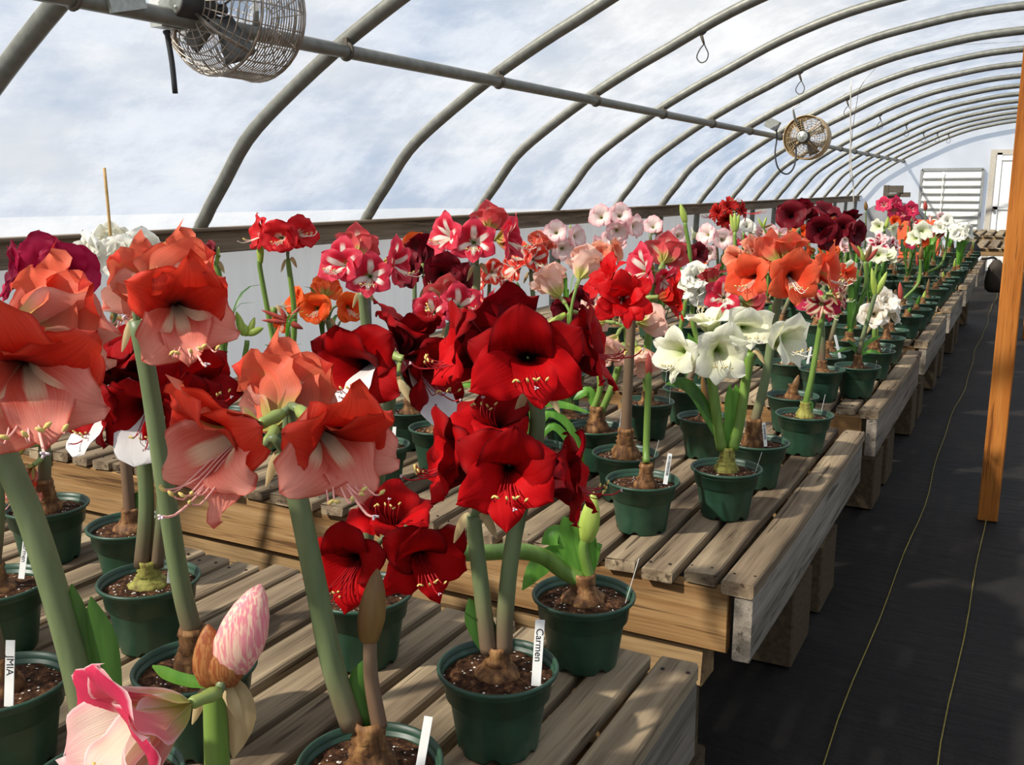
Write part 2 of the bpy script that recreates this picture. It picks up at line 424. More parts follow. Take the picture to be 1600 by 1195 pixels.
def endwall(name, y, mat):
    pts = [(p[0] * 1.01, y, p[2] * 1.01 + SL * y) for p in ARCS]; pts = [(pts[0][0], y, 0)] + pts + [(pts[-1][0], y, 0)]
    return tag(MB().add(pts, [list(range(len(pts)))], smooth=False).build(name, mat), kind='structure')
M_endw = None
def mk_endw():
    t = NT('white_end_wall_film'); tl = t.new('BsdfTranslucent'); tl.inputs[0].default_value = (.95, .95, .95, 1)
    df = t.new('BsdfDiffuse'); df.inputs[0].default_value = (.92, .92, .91, 1); tr = t.new('BsdfTransparent')
    a = t.new('MixShader'); a.inputs[0].default_value = .5; t.link(tl.outputs[0], a.inputs[1]); t.link(df.outputs[0], a.inputs[2])
    b = t.new('MixShader'); b.inputs[0].default_value = .75; t.link(tr.outputs[0], b.inputs[1]); t.link(a.outputs[0], b.inputs[2])
    t.link(b.outputs[0], t.out.inputs[0]); t.n.remove(t.b); return t.m
M_endw = mk_endw()
back = endwall('wall_back', YE, M_endw); endwall('wall_front', YB, M_film)

def floor_mesh():
    xs = np.linspace(-3.3, 3.3, 45); ys = np.linspace(YB, YE, 150); vs = []
    for y in ys:
        for x in xs:
            vs.append((x, y, -.012 + .010 * noise.noise((x * 2.2, y * .9, 0)) + .004 * noise.noise((x * 6, y * 3, 4))))
    n = len(xs); fs = [[i * n + j, i * n + j + 1, i * n + n + j + 1, i * n + n + j] for i in range(len(ys) - 1) for j in range(n - 1)]
    return MB().add(vs, fs)
fl = tag(floor_mesh().build('floor', M_floor), kind='structure')
for x in (-.345, -.07, .62, 1.25):
    MB().tube([(x + .012 * math.sin(y * 1.7 + x) + .006 * math.sin(y * 4.1), y, .002) for y in np.linspace(-1, YE - .5, 90)], .0022, 5).build('marking_thread', M_thread, fl)
g = MB(); 
g.add([(-60, -40, -.06), (60, -40, -.06), (60, 90, -.06), (-60, 90, -.06)], [(0, 1, 2, 3)])
tag(g.build('ground_outside', M_earth), kind='structure')

# far end wall: door and louvred shutter
yd = YE - .05
def wp(px, py, y=yd): p = at_y(px, py, y); return p
a, b = wp(1549, 234), wp(1549 + 70, 234); x0, x1, zt = a[0], a[0] + .95, a[2]
door = empty('door_1', (x0, yd, 0)); tag(door, kind='structure')
m = MB(); m.box((x0 + .05, yd, zt / 2), (.10, .09, zt)); m.box((x1 - .05, yd, zt / 2), (.10, .09, zt)); m.box(((x0 + x1) / 2, yd, zt - .05), (x1 - x0 - .2, .09, .10))
m.build('door_frame', flat('door_frame_paint', '#b9b2a4', .6), door, (x0, yd, 0))
m = MB(); m.box(((x0 + x1) / 2, yd, (zt - .1) / 2), (x1 - x0 - .21, .04, zt - .11)); dp = m.build('door_panel', M_slatd, door, (x0, yd, 0))
m = MB(); zz = wp(1560, 325)[2]
m.box(((x0 + x1) / 2, yd - .03, zz), (x1 - x0 - .21, .03, .06)); m.box((x0 + .16, yd - .03, zt / 2), (.09, .03, zt - .12)); m.box((x1 - .16, yd - .03, zt / 2), (.09, .03, zt - .12)); m.box(((x0 + x1) / 2, yd - .03, zt - .16), (x1 - x0 - .42, .028, .09))
m.build('door_rail', M_slatd, dp, (x0, yd, 0))
m = MB(); m.box((x0 + .13, yd - .07, zz - .03), (.04, .07, .05)); m.build('latch', M_fit, door, (x0, yd, 0))

A, B, D_ = wp(1441, 265), wp(1537, 265), wp(1441, 362)
sx0, sx1, sz1, sz0 = A[0], B[0], A[2], D_[2] - .02
sh = empty('louvred_shutter', (sx0, yd, sz0)); tag(sh, 'white louvred shutter in grey metal frame on the far end wall', 'shutter')
m = MB(); w = .05
for xx in (sx0, sx1): m.box((xx, yd, (sz0 + sz1) / 2), (w, .07, sz1 - sz0))
for zz in (sz0, sz1): m.box(((sx0 + sx1) / 2, yd, zz), (sx1 - sx0, .07, w))
m.build('frame', flat('shutter_frame', '#9a9b98', .5, .3), sh, (sx0, yd, sz0))
NL = 8
for i in range(NL):
    z0 = sz0 + .03 + (sz1 - sz0 - .06) * i / NL; hgt = (sz1 - sz0 - .06) / NL
    m = MB(); rot = Matrix.Rotation(math.radians(-14), 3, 'X')
    m.box(((sx0 + sx1) / 2, yd - .015, z0 + hgt / 2), (sx1 - sx0 - .06, .012, hgt * .99), rot)
    lv = m.build('louvre_slat', M_white, sh, (sx0, yd, sz0))
    m = MB(); m.box(((sx0 + sx1) / 2, yd - .05, z0 + .004), (sx1 - sx0 - .06, .012, .022)); m.build('lip', M_boxg, lv, (sx0, yd, sz0))
m = MB(); m.box((sx0 + .36 * (sx1 - sx0), yd - .07, (sz0 + sz1) / 2), (.015, .012, sz1 - sz0 - .08)); m.build('link_rod', M_white, sh, (sx0, yd, sz0))

# ------------------------------------------------------------------ benches
ZB = .755
BEN = [(-.62, 1.40), (1.77, 3.15), (3.49, 4.95), (5.27, 6.60), (6.94, 8.25), (8.70, 10.2), (10.65, 12.5)]
XR = -.405; PITCH = .0835; NSL = 29
bl = ['nearest weathered slat bench holding the coral and dark red amaryllis', 'weathered slat bench holding the pale lemon white amaryllis, second from the viewer',
      'weathered slat bench with the first row of small bulb pots, third from the viewer', 'weathered slat bench, fourth along the aisle from the viewer',
      'weathered slat bench, fifth along the aisle from the viewer', 'weathered slat bench, sixth along the aisle, below the white blooms', 'farthest weathered slat bench in the row, beside the dark draped cloth']
bn = ['nearest bench', 'second bench', 'third bench', 'fourth bench', 'fifth bench', 'sixth bench', 'seventh bench']
nail_me = None
def bench(i, y0, y1):
    L = y1 - y0; yc = (y0 + y1) / 2; root = empty('slat_bench', (XR - 1.2, yc, 0)); off = (XR - 1.2, yc, 0)
    tag(root, bl[i], 'bench', 'slat benches along the left side of the aisle')
    rnd = random.Random(i + 5)
    vars_ = [MB().bar(1, (0, 0, 0), (.066, L, .026), .0035, .004, 10 * i + q, 4).mesh('slat') for q in range(5)]
    for v in vars_: v.materials.append(M_slat)
    nm = MB()
    for yy in (-L / 2 + .035, L / 2 - .035):
        for xx in (-.02, .02): nm.lathe([(.0001, .0145), (.0032, .0145), (.0036, .0128)], 8, (xx + .004 * (yy > 0), yy + .006 * (xx > 0), 0))
    nmm = nm.mesh('nails'); nmm.materials.append(M_nail)
    for k in range(1, NSL):
        x = XR - .0325 - PITCH * k
        o = link('slat', vars_[rnd.randrange(5)], root, Matrix.Translation((x - off[0], rnd.uniform(-.012, .012), ZB - .013)) @ Matrix.Rotation(rnd.uniform(-.004, .004), 4, 'Z') @ Matrix.Rotation(math.pi * rnd.randrange(2), 4, 'Z'))
        if i < 3: link('nails', nmm, o)
    XL = XR - .065 - PITCH * (NSL - 1)
    for s, xx in ((1, XR - .0325), (-1, XL - .0)):
        m = MB().bar(1, (xx, yc, ZB - .015), (.065, L + .015, .030), .004, .003, 70 + i + s, 4); ep = m.build('edge_plank', M_slat, root, off)
        if i < 3: link('nails', nmm, ep, Matrix.Translation((xx - off[0], 0, ZB - .0135)))
        m = MB().bar(1, (xx + s * .012, yc, ZB - .03 - .068), (.036, L + .01, .134), .003, .002, 80 + i + s, 4); m.build('side_board', M_side, root, off)
    for yy in (y0 + .026, y1 - .026):
        m = MB().bar(0, ((XR + XL) / 2 - .02, yy, ZB - .027 - .068), (abs(XL - XR) - .075, .034, .134), .003, .002, 90 + i, 4); m.build('end_board', M_end, root, off)
    m = MB().bar(0, ((XR + XL) / 2, yc, ZB - .027 - .045), (abs(XL - XR) - .08, .036, .085), .003, 0, 95 + i, 2); m.build('cross_joist', M_beam, root, off)
    # bearer timbers and concrete blocks
    for e, yy in (('near', y0 + .075), ('far', y1 - .06)):
        t = MB().bar(0, (XR - 1.29, yy, ZB - .167 - .046), (2.36, .09, .088), .004, .003, i * 3 + len(e), 3)
        tag(t.build('bearer_timber', M_beam), 'square bearer timber under the %s end of the %s' % (e, bn[i]), 'timber', 'bearer timbers under the benches')
        z = ZB - .167 - .093
        for c, xx in (('aisle', XR - .25), ('wall', XR - 2.2)):
            for q, part in enumerate(('upper', 'lower')):
                hh = z / 2 - .001
                m = MB().bar(2, (xx + .01 * q, yy + .02 * (1 - q) - .0, z - hh * (q + .5) - .001 * q), (.19, .19 + .10 * q, hh), .006, .002, i * 7 + q, 2)
                tag(m.build('concrete_block', M_block), '%s concrete block, %s side, under %s end of the %s' % (part, c, e, bn[i]), 'block', 'concrete blocks under the benches')
for i, (a, b) in enumerate(BEN): bench(i, a, b)

# far slatted tables beyond the last bench
def far_table(y0, y1, x0, x1, z, label):
    root = empty('slatted_table', ((x0 + x1) / 2, (y0 + y1) / 2, 0)); off = root.location[:]
    n = int((x1 - x0) / .16)
    me = MB().bar(1, (0, 0, 0), (.115, y1 - y0, .03), .004, .004, int(y0), 2).mesh('slat'); me.materials.append(M_slat)
    for k in range(n): link('slat', me, root, Matrix.Translation((x0 + .08 + k * (x1 - x0) / n - off[0], 0, z - .015)))
    for yy in (y0 + .06, y1 - .06): MB().bar(0, ((x0 + x1) / 2, yy, z - .03 - .05), (x1 - x0, .04, .10), .003, 0, 3, 1).build('apron', M_beam, root, off)
    for xx in (x0 + .06, x1 - .06):
        for yy in (y0 + .12, y1 - .12): MB().bar(2, (xx, yy, (z - .13) / 2), (.09, .09, z - .13), .003, 0, 3, 1).build('leg', M_beam, root, off)
    tag(root, label, 'table', 'slatted tables at the far end')
far_table(14.6, 16.9, -.82, 1.6, .80, 'low slatted wooden table across the far aisle, nearer of two')
far_table(17.6, 20.4, -1.0, 1.6, .84, 'low slatted wooden table before the far door, farther of two')

# posts in the aisle
def post(px, py, w, label, y=None):
    p = onz(px, py, 0); x, y = p[0], p[1]; zt = 2.72 + SL * y
    m = MB().bar(2, (x, y, zt / 2 - .01), (w, w, zt), .005, .002, int(y * 10), 6)
    tag(m.build('timber_post', M_post), label, 'post', 'timber posts along the aisle')
post(1544, 806, .087, 'orange brown cedar post standing in the aisle, nearest the viewer')
post(1604, 527, .087, 'orange brown cedar post farther down the aisle behind the nearer one')

# ------------------------------------------------------------------ fans
def fan(loc, label, gm, scale=1.0, cord=True, hook=False):
    """basket guard fan, motor towards the viewer, blowing along +Y"""
    x, y, z = loc; root = empty('basket_fan', loc); tag(root, label, 'fan', 'circulation fans under the roof')
    A = Matrix.Rotation(-math.pi / 2, 3, 'X')          # local z -> +Y
    m = MB(); Rr = .235 * scale
    wire = .0026 * scale
    rings = [(.075, 0), (.095, .006), (.12, .012), (.145, .02), (.17, .032), (.192, .048), (.21, .066), (.224, .09), (.232, .115)] + [(.235, .14 + .0135 * k) for k in range(15)] + [(.232, .355), (.22, .366), (.195, .372), (.165, .376), (.135, .378), (.105, .38), (.075, .38), (.045, .38)]
    for r, h in rings: m.ring((0, h * scale, 0), r * scale, wire, A, 36, 5)
    for k in range(20):
        a = 2 * math.pi * k / 20
        pts = [(r * scale * math.cos(a), h * scale, r * scale * math.sin(a)) for r, h in rings[::2] + [rings[-1]]]
        m.tube(pts, wire * .9, 5, False)
    for h in (.115, .34): m.ring((0, h * scale, 0), .237 * scale, .006 * scale, A, 36, 6)
    m.build('wire_guard', gm, root)
    m = MB(); m.lathe([(0.001, -.09), (.06, -.09), (.066, -.082), (.066, .06), (.05, .075), (.02, .078), (.02, .17), (.001, .17)], 24, (0, 0, 0), A * 1.0)
    m.v = [(p[0] * scale, p[1] * scale, p[2] * scale) for p in m.v]; mo = m.build('motor', M_motor, root)
    m = MB(); m.lathe([(.001, -.094), (.012, -.097), (.014, -.094), (.055, -.094), (.061, -.089), (.061, -.075)], 24, (0, 0, 0), A)
    for k in range(4):
        a = math.pi / 4 + k * math.pi / 2; m.lathe([(.001, -.101), (.006, -.101), (.006, -.092)], 8, (.046 * math.cos(a), 0, .046 * math.sin(a)), A)
    m.v = [(p[0] * scale, p[1] * scale, p[2] * scale) for p in m.v]; m.build('motor_cap', M_cap, mo)
    for k in range(4):
        a0 = k * math.pi / 2 + .5; vs = []
        for i in range(6):
            r = .03 + .18 * i / 5; w = (.10 + .35 * (i / 5) * (1 - .25 * i / 5)) ; ww = .5 * (.045 + .10 * i / 5)
            for j in range(5):
                t = (j / 4 - .5) * 2; a = a0 + t * ww / r * .75
                vs.append((r * math.cos(a) * scale, (.155 + t * .032 - .012 * t * t) * scale, r * math.sin(a) * scale))
        fs = [[i * 5 + j, i * 5 + j + 1, i * 5 + j + 6, i * 5 + j + 5] for i in range(5) for j in range(4)]
        m = MB().add(vs, fs); bo = m.build('fan_blade', M_blade, root); md = bo.modifiers.new('thick', 'SOLIDIFY'); md.thickness = .004
    m = MB()
    for k in range(4):
        a = math.pi / 4 + k * math.pi / 2
        m.tube([(.06 * math.cos(a) * scale, -.02 * scale, .06 * math.sin(a) * scale), (.15 * math.cos(a) * scale, .02 * scale, .15 * math.sin(a) * scale), (.232 * math.cos(a) * scale, .115 * scale, .232 * math.sin(a) * scale)], .007 * scale, 8)
    m.build('motor_arm', gm, root)
    return root
def part(root, name, mb, mat): return mb.build(name, mat, root, tuple(root.location))

p = at_d(296, 4, 2.98)
fr = fan(p, 'near basket fan with grey motor and wire guard at top left', M_guard, .87)
c = np.array(p)
m = MB(); m.box(c + [-.075, -.02, -.03], (.05, .10, .09)); part(fr, 'terminal_box', m, M_cap)
m = MB(); q = c + [-.085, -.02, -.08]
m.tube(bez([q, q + [.005, 0, -.03], q + [.015, 0, -.10], q + [.02, .0, -.19]], 12), [.012, .012] + [.0085] * 10, 8); part(fr, 'hanging_cord', m, M_cord)
pz = lambda y: 2.015 + SL * y
m = MB(); m.box((-2.34, c[1] - .27, pz(c[1]) + .035), (.012, .13, .10), Matrix.Rotation(.25, 3, 'X')); part(fr, 'mounting_plate', m, M_cap)
m = MB(); m.tube([(-2.37, c[1] - .05, pz(c[1]) - .0), (c[0], c[1] - .03, c[2] + .05)], .012, 8); part(fr, 'mounting_arm', m, M_cap)
m = MB(); m.tube([(-2.37, c[1] + .30, pz(c[1]) + .0), (c[0], c[1] + .30, c[2] + .20)], .01, 8); part(fr, 'mounting_arm', m, M_cap)

p = at_d(1256, 214, 9.3); fr2 = fan(p, 'distant round basket fan with cream guard hanging from a hoop', M_rustg, .86); c = np.array(p)
m = MB(); A_ = Matrix.Rotation(-math.pi / 2, 3, 'X'); m.lathe([(.205, .05), (.212, .05), (.212, .26), (.205, .26), (.205, .05)], 36, c, A_); part(fr2, 'guard_band', m, M_rustg)
yk = Y0 + SP * 5
bx = at_d(1207, 194, 9.0)
m = MB(); m.box(bx, (.12, .09, .09), Matrix.Rotation(.45, 3, 'Y')); part(fr2, 'junction_box', m, M_boxg)
m = MB(); cps = [at_d(1212, 198, 8.98), at_d(1214, 215, 8.98), at_d(1211, 240, 8.98), at_d(1216, 263, 8.98), at_d(1229, 272, 8.98), at_d(1240, 262, 9.0), at_d(1244, 240, 9.05), at_d(1243, 226, 9.15)]
m.tube(bez(cps, 30), .008, 6); part(fr2, 'power_cord', m, M_cord)
m = MB(); hp = [at_d(1250, 162, 9.15), at_d(1238, 168, 9.15), at_d(1242, 185, 9.2), at_d(1245, 192, 9.25)]
m.tube(hp, .012, 6); part(fr2, 'hanger_rod', m, M_cap)

# wire hooks clipped to the hoops
hooks = [(1096, 36, 2), (1249, 110, 4), (1323, 157, 6), (1374, 184, 8), (1415, 202, 10), (1442, 214, 12), (1463, 223, 13), (1480, 229, 14)]
hl = ['largest, nearest wire loop hook hanging from a roof hoop', 'wire loop hook above the distant fan', 'wire loop hook beside the hanging string', 'wire loop hook just right of the hanging string',
      'small wire loop hook, fifth from the near one', 'small wire loop hook, sixth from the near one', 'tiny wire loop hook, seventh from the near one', 'tiny wire loop hook nearest the far end wall']
def arc_z(x):
    xs = sorted(HALF); return float(np.interp(abs(x), [q[0] for q in xs], [q[1] for q in xs]))
for (px, py, k), lb in zip(hooks, hl):
    y = Y0 + SP * k; q = at_y(px, py, y); z = arc_z(q[0]) + SL * y - .03; q = np.array([q[0], y, z])
    root = empty('wire_hook', q); tag(root, lb, 'hook', 'wire hooks under the roof hoops')
    m = MB(); m.ring((0, 0, .03), .034, .005, Matrix.Rotation(math.pi / 2, 3, 'X') @ Matrix.Identity(3), 16, 5); m.tube([(0, 0, 0), (.012, 0, -.035), (.02, 0, -.055)], [.011, .009, .006], 6); m.build('strap', M_fit, root)
    m = MB(); m.tube(bez([(.02, 0, -.055), (-.005, 0, -.085), (-.02, 0, -.125), (.004, 0, -.155), (.036, 0, -.145), (.046, 0, -.11), (.03, 0, -.075), (.02, 0, -.055)], 28), .0036, 5); m.build('wire_loop', M_wire, root)
# hanging string
y = Y0 + SP * 5
m = MB(); q = at_y(1330, 124, y)
m.tube(bez([at_d(1330, 126, 9.2), at_d(1329, 160, 9.2), at_d(1329, 210, 9.2), at_d(1330, 262, 9.2), at_d(1333, 285, 9.2), at_d(1334, 318, 9.2)], 20), .006, 6)
m.tube(bez([at_d(1329, 210, 9.2), at_d(1327, 250, 9.2), at_d(1329, 278, 9.2), at_d(1333, 285, 9.2)], 12), .0035, 5)
tag(m.build('hanging_string', M_rope), 'pale string hanging straight down from a hoop right of the far fan', 'string')
m = MB(); m.tube(bez([at_d(1371, 103, 9.2), at_d(1345, 135, 9.2), at_d(1338, 165, 9.2), at_d(1333, 196, 9.2), at_d(1330, 228, 9.2)], 16), .003, 5)
m.tube(bez([at_d(1371, 103, 9.2), at_d(1420, 88, 9.2), at_d(1480, 72, 9.25), at_d(1600, 65, 9.4)], 16), .0025, 5)
tag(m.build('loose_wire', M_wire), 'thin loose wire strung below a roof hoop right of the string', 'wire')

# ------------------------------------------------------------------ amaryllis flowers
def petal_mb(L, W, a0, a1, rec, cup0, cup1, ruf, tip, seed, n=13, m=9, r0=.0015, zoff=0.0, twist=0.0):
    """one petal: grows from the tube at the origin along +z and flares towards +x; u runs to the tip, v across"""
    rnd = random.Random(seed); ph, ph2, fr = rnd.uniform(0, 6.28), rnd.uniform(0, 6.28), rnd.uniform(2.4, 3.6)
    r, h = r0, zoff; vs = []; uvs = []; prev = 0
    for i in range(n + 1):
        s = i / n; k = s * s * (3 - 2 * s)
        al = math.radians(a0 + (a1 - a0) * k + rec * max(0, s - .6) ** 1.6 / .4 ** 1.6)
        ds = L / n
        if i: r += ds * math.sin(al); h += ds * math.cos(al)
        w = W * ((s ** .85) * ((1 - s) ** tip)) / ((.85 / (.85 + tip)) ** .85 * (tip / (.85 + tip)) ** tip) + .006 * (1 - s)
        cup = cup0 + (cup1 - cup0) * k
        nx, nz = -math.cos(al), math.sin(al)
        for j in range(m + 1):
            v = 2 * j / m - 1; a = abs(v)
            q = cup * v * v * w + ruf * s * (a ** 2.2) * (math.sin(6.28 * fr * s + ph + (1.9 if v > 0 else 0)) * .6 + .4 * math.sin(6.28 * 1.1 * s + ph2)) * L * .16
            q -= .018 * L * math.exp(-(v / .14) ** 2) * s
            q += twist * v * s * w + .035 * w * math.cos(v * 8) * s + ruf * .05 * w * math.sin(v * 5 + ph) * math.sin(9 * s + ph2) * s
            ed = 1 + .05 * ruf * math.sin(17 * s + ph2 + 2 * v)
            lat = v * w * ed * math.cos(min(1.2, abs(cup) * a * .8))
            vs.append((r + nx * q, lat, h + nz * q)); uvs.append((s, j / m))
    M1 = m + 1
    fs = [[i * M1 + j, (i + 1) * M1 + j, (i + 1) * M1 + j + 1, i * M1 + j + 1] for i in range(n) for j in range(m)]
    fu = [[uvs[k] for k in f] for f in fs]
    return vs, fs, fu

def make_type(name, mats, L=.105, W=.040, a0=12, a1=72, rec=25, cup=(.75, -.12), ruf=.5, tip=.5, whorl=1, low=None, stam='red', nar=.72, tw=.1):
    T = dict(name=name, mat=mats[0], low=mats[1] if len(mats) > 1 else mats[0], L=L, whorl=whorl, stam=stam)
    hi = {}; lo = {}
    def mk(key, l, w, a1_, rec_, seed, mat, ruf_=ruf, a0_=a0, z=0):
        for res, dst in (((20, 12), hi), ((8, 6), lo)):
            vs, fs, fu = petal_mb(l, w, a0_, a1_, rec_, cup[0], cup[1], ruf_, tip, seed, res[0], res[1], zoff=z, twist=tw * (1 if seed % 2 else -1))
            dst[key] = (vs, fs, fu, mat)
    h = sum(map(ord, name))
    mk('top', L * 1.04, W * 1.10, a1 - 8, rec * 1.3, h + 1, T['mat'])
    mk('up', L, W * .95, a1 + 4, rec * 1.4, h + 2, T['mat'])
    mk('upb', L * .97, W * .98, a1 + 12, rec * .9, h + 3, T['mat'])
    mk('side', L * 1.02, W * 1.0, a1 - 3, rec * 1.1, h + 4, T['low'])
    mk('sideb', L * .98, W * .92, a1 + 2, rec * 1.2, h + 5, T['low'])
    mk('bottom', L * .98, W * nar * .92, a1 - 14, rec * .7, h + 6, T['low'])
    lay = [('top', 90), ('up', 30), ('upb', 150), ('side', 210), ('sideb', 330), ('bottom', 270)]
    if whorl > 1:
        mk('inner', L * .86, W * .85, a1 - 20, rec, h + 7, T['mat'], ruf * 1.5); mk('innerb', L * .8, W * .8, a1 - 32, rec, h + 8, T['mat'], ruf * 1.6)
        lay += [('inner', 60 + 120 * k) for k in range(3)] + [('innerb', 120 * k) for k in range(3)]
    if whorl > 2:
        mk('core', L * .62, W * .7, 25, 30, h + 9, T['mat'], ruf * 2.4); mk('coreb', L * .5, W * .6, 14, 40, h + 10, T['mat'], ruf * 2.6)
        lay += [('core', 45 + 90 * k) for k in range(4)] + [('coreb', 120 * k + 20) for k in range(3)]
    T['lay'] = lay; T['pm'] = {}
    for k, (vs, fs, fu, mat) in hi.items():
        me = MB().add(vs, fs, fu).mesh('petal'); me.materials.append(mat); T['pm'][k] = me
    jm = MB(); jl = MB()
    for k, az in lay:
        vs, fs, fu, mat = lo[k]; ca, sa = math.cos(math.radians(az)), math.sin(math.radians(az))
        (jl if mat is T['low'] and mat is not T['mat'] else jm).add([(p[0] * ca - p[1] * sa, p[0] * sa + p[1] * ca, p[2]) for p in vs], fs, fu)
    me = jm.mesh('blossom'); me.materials.append(T['mat'])
    if jl.v:
        nv = len(jm.v); nf = len(jm.f); jm.add(jl.v, jl.f, jl.uv); me = jm.mesh('blossom'); me.materials.append(T['mat']); me.materials.append(T['low'])
        for i, p in enumerate(me.polygons): p.material_index = 1 if i >= nf else 0
    T['far'] = me
    return T

pm = petal_mat
coral = pm('coral_petal', '#3c0604', '#d42a18', '#e65238', vein='#8a0e06', va=.6, rim='#b01c10', te=(.16, .62), ee=(.6, 1.1), back='#f0926e', tl=.34)
corall = pm('coral_lower_petal', '#a03420', '#dc5a44', '#f0a692', stripe='#f0cda8', sw=.28, su=(.05, .7), vein='#d0442f', va=.5, rim='#c23a28', te=(.05, .3), ee=(.4, .95), back='#f7c8b4', tl=.3)
dark = pm('dark_red_petal', '#120102', '#a30609', '#7a0409', rim='#5c0306', vein='#5e0408', va=.4, te=(.2, .60), ee=(.6, 1.1), back='#5c0816', rib='#40060e', tl=.2, rough=.6, spec=.08)
darkl = pm('dark_red_lower_petal', '#2a0204', '#c20d12', '#a8080f', vein='#7a060a', va=.35, te=(.16, .42), ee=(.6, 1.1), back='#5c0816', rib='#5c0714', tl=.2, rough=.6, spec=.08)
whitep = pm('white_slip_petal', '#d8d2cc', '#efebe8', '#f2efee', vein='#d8d4d6', va=.2, back='#eeeaea', rib='#eeeaea', tl=.3)
starm = pm('star_petal', '#8aa62e', '#cc1c36', '#dc4a60', stripe='#f6efe2', sw=.27, su=(.08, .80), vein='#b81230', va=.25, te=(.16, .34), ee=(.6, 1.05), back='#ee7a72', tl=.3)
wgm = pm('lemon_white_petal', '#a8c24a', '#f1f1d2', '#f7f5e4', vein='#dfe4b0', va=.3, te=(.12, .5), back='#f0f0d2', rib='#c3d184', tl=.35)
orm = pm('coral_orange_petal', '#7c1c10', '#ec5330', '#f2744c', vein='#d03a20', va=.35, te=(.12, .42), back='#f6947a', tl=.35)
rdm = pm('scarlet_double_petal', '#8a060c', '#d40d12', '#c20a10', stripe='#f2c8c0', sw=.12, su=(.12, .5), vein='#a2080c', va=.25, te=(.08, .3), back='#d8382c', rib='#b06030', tl=.3)
ppm = pm('pale_pink_petal', '#c5cc66', '#f6d9c8', '#f2b3a2', vein='#f0c0b0', va=.3, te=(.1, .4), ee=(.55, 1.0), back='#f8d8c8', rib='#c8cc60', tl=.4)
wdm = pm('white_double_petal', '#d2dc8c', '#f6f4e6', '#faf8f0', vein='#e8e6d0', va=.25, te=(.1, .45), back='#f6f4e4', rib='#dfe3b4', tl=.35)
cdm = pm('cream_double_petal', '#d6cf86', '#f6ead2', '#fbf6ee', vein='#ead8b8', va=.25, te=(.1, .45), back='#f6efe0', rib='#dfe0b0', tl=.35)
mgm = pm('magenta_petal', '#e8c8a0', '#c2184a', '#b01242', vein='#8e0c34', va=.4, te=(.02, .16), back='#d04068', rib='#a04050', tl=.3)
rwm = pm('scarlet_white_throat_petal', '#b8c060', '#d42226', '#c81a22', stripe='#f4dcc8', sw=.3, su=(.1, .5), vein='#a81018', va=.3, te=(.18, .36), back='#e0483c', tl=.32)
o2m = pm('orange_petal', '#b8a030', '#f0541e', '#f4702e', vein='#d84016', va=.3, te=(.1, .35), back='#f28a58', tl=.35)
abm = pm('apple_blossom_petal', '#b6bf4a', '#fbeee6', '#ea93a0', vein='#e8a0a8', va=.5, te=(.1, .34), ee=(.58, 1.05), back='#f4bcc0', rib='#c8c080', tl=.35)
mrm = pm('maroon_petal', '#1c0206', '#5e0714', '#7c0a1e', vein='#3a040c', va=.4, te=(.12, .42), back='#6a0a1c', rib='#4a0812', tl=.25)
spm = pm('spider_red_petal', '#6e0a0c', '#a8100f', '#c03020', vein='#7a080a', va=.3, back='#b02a20', rib='#8a3a20', tl=.3)
pkm = pm('pink_cream_petal', '#d8d878', '#e0506c', '#d83058', stripe='#f6ead0', sw=.34, su=(.0, .6), vein='#c81e4a', va=.5, te=(.12, .5), ee=(.45, .85), rim='#f6dcd8', back='#f0a8a8', tl=.35)
pkl = pm('cream_pink_lower_petal', '#dfe08a', '#f4e2cc', '#ee9aa4', vein='#e8a0a0', va=.3, te=(.1, .4), ee=(.6, 1.0), rim='#f6e6e0', back='#f3d4c8', tl=.35)
btm = pm('butterfly_petal', '#b8c060', '#ecdcb8', '#c06058', stripe='#8e1a2a', sw=.5, su=(.2, 1.0), vein='#8e1a2a', va=.5, te=(.1, .3), back='#e4d0a8', rib='#b0b060', tl=.3)
rsm = pm('rose_petal', '#d8d890', '#d83a5e', '#cc2850', stripe='#f2b8b8', sw=.2, su=(.1, .6), vein='#b01a44', va=.4, te=(.1, .3), back='#e06a80', tl=.32)
slm = pm('salmon_petal', '#c8b040', '#f08a68', '#f4b092', vein='#e06a50', va=.35, te=(.08, .3), back='#f6bca0', tl=.38)
psm = pm('candy_stripe_petal', '#d8c8a0', '#f4e0dc', '#f2d4d4', stripe='#b41634', sw=.5, su=(.0, .85), vein='#c02a4a', va=.6, te=(.05, .3), back='#f0c8c8', rib='#e0c8b0', tl=.32)
rom = pm('red_white_edge_petal', '#c8c070', '#d62a1e', '#e05038', stripe='#f6e8da', sw=.28, su=(.15, .9), vein='#b81a14', va=.3, te=(.12, .3), rim='#f4e6dc', back='#ee8a70', tl=.32)

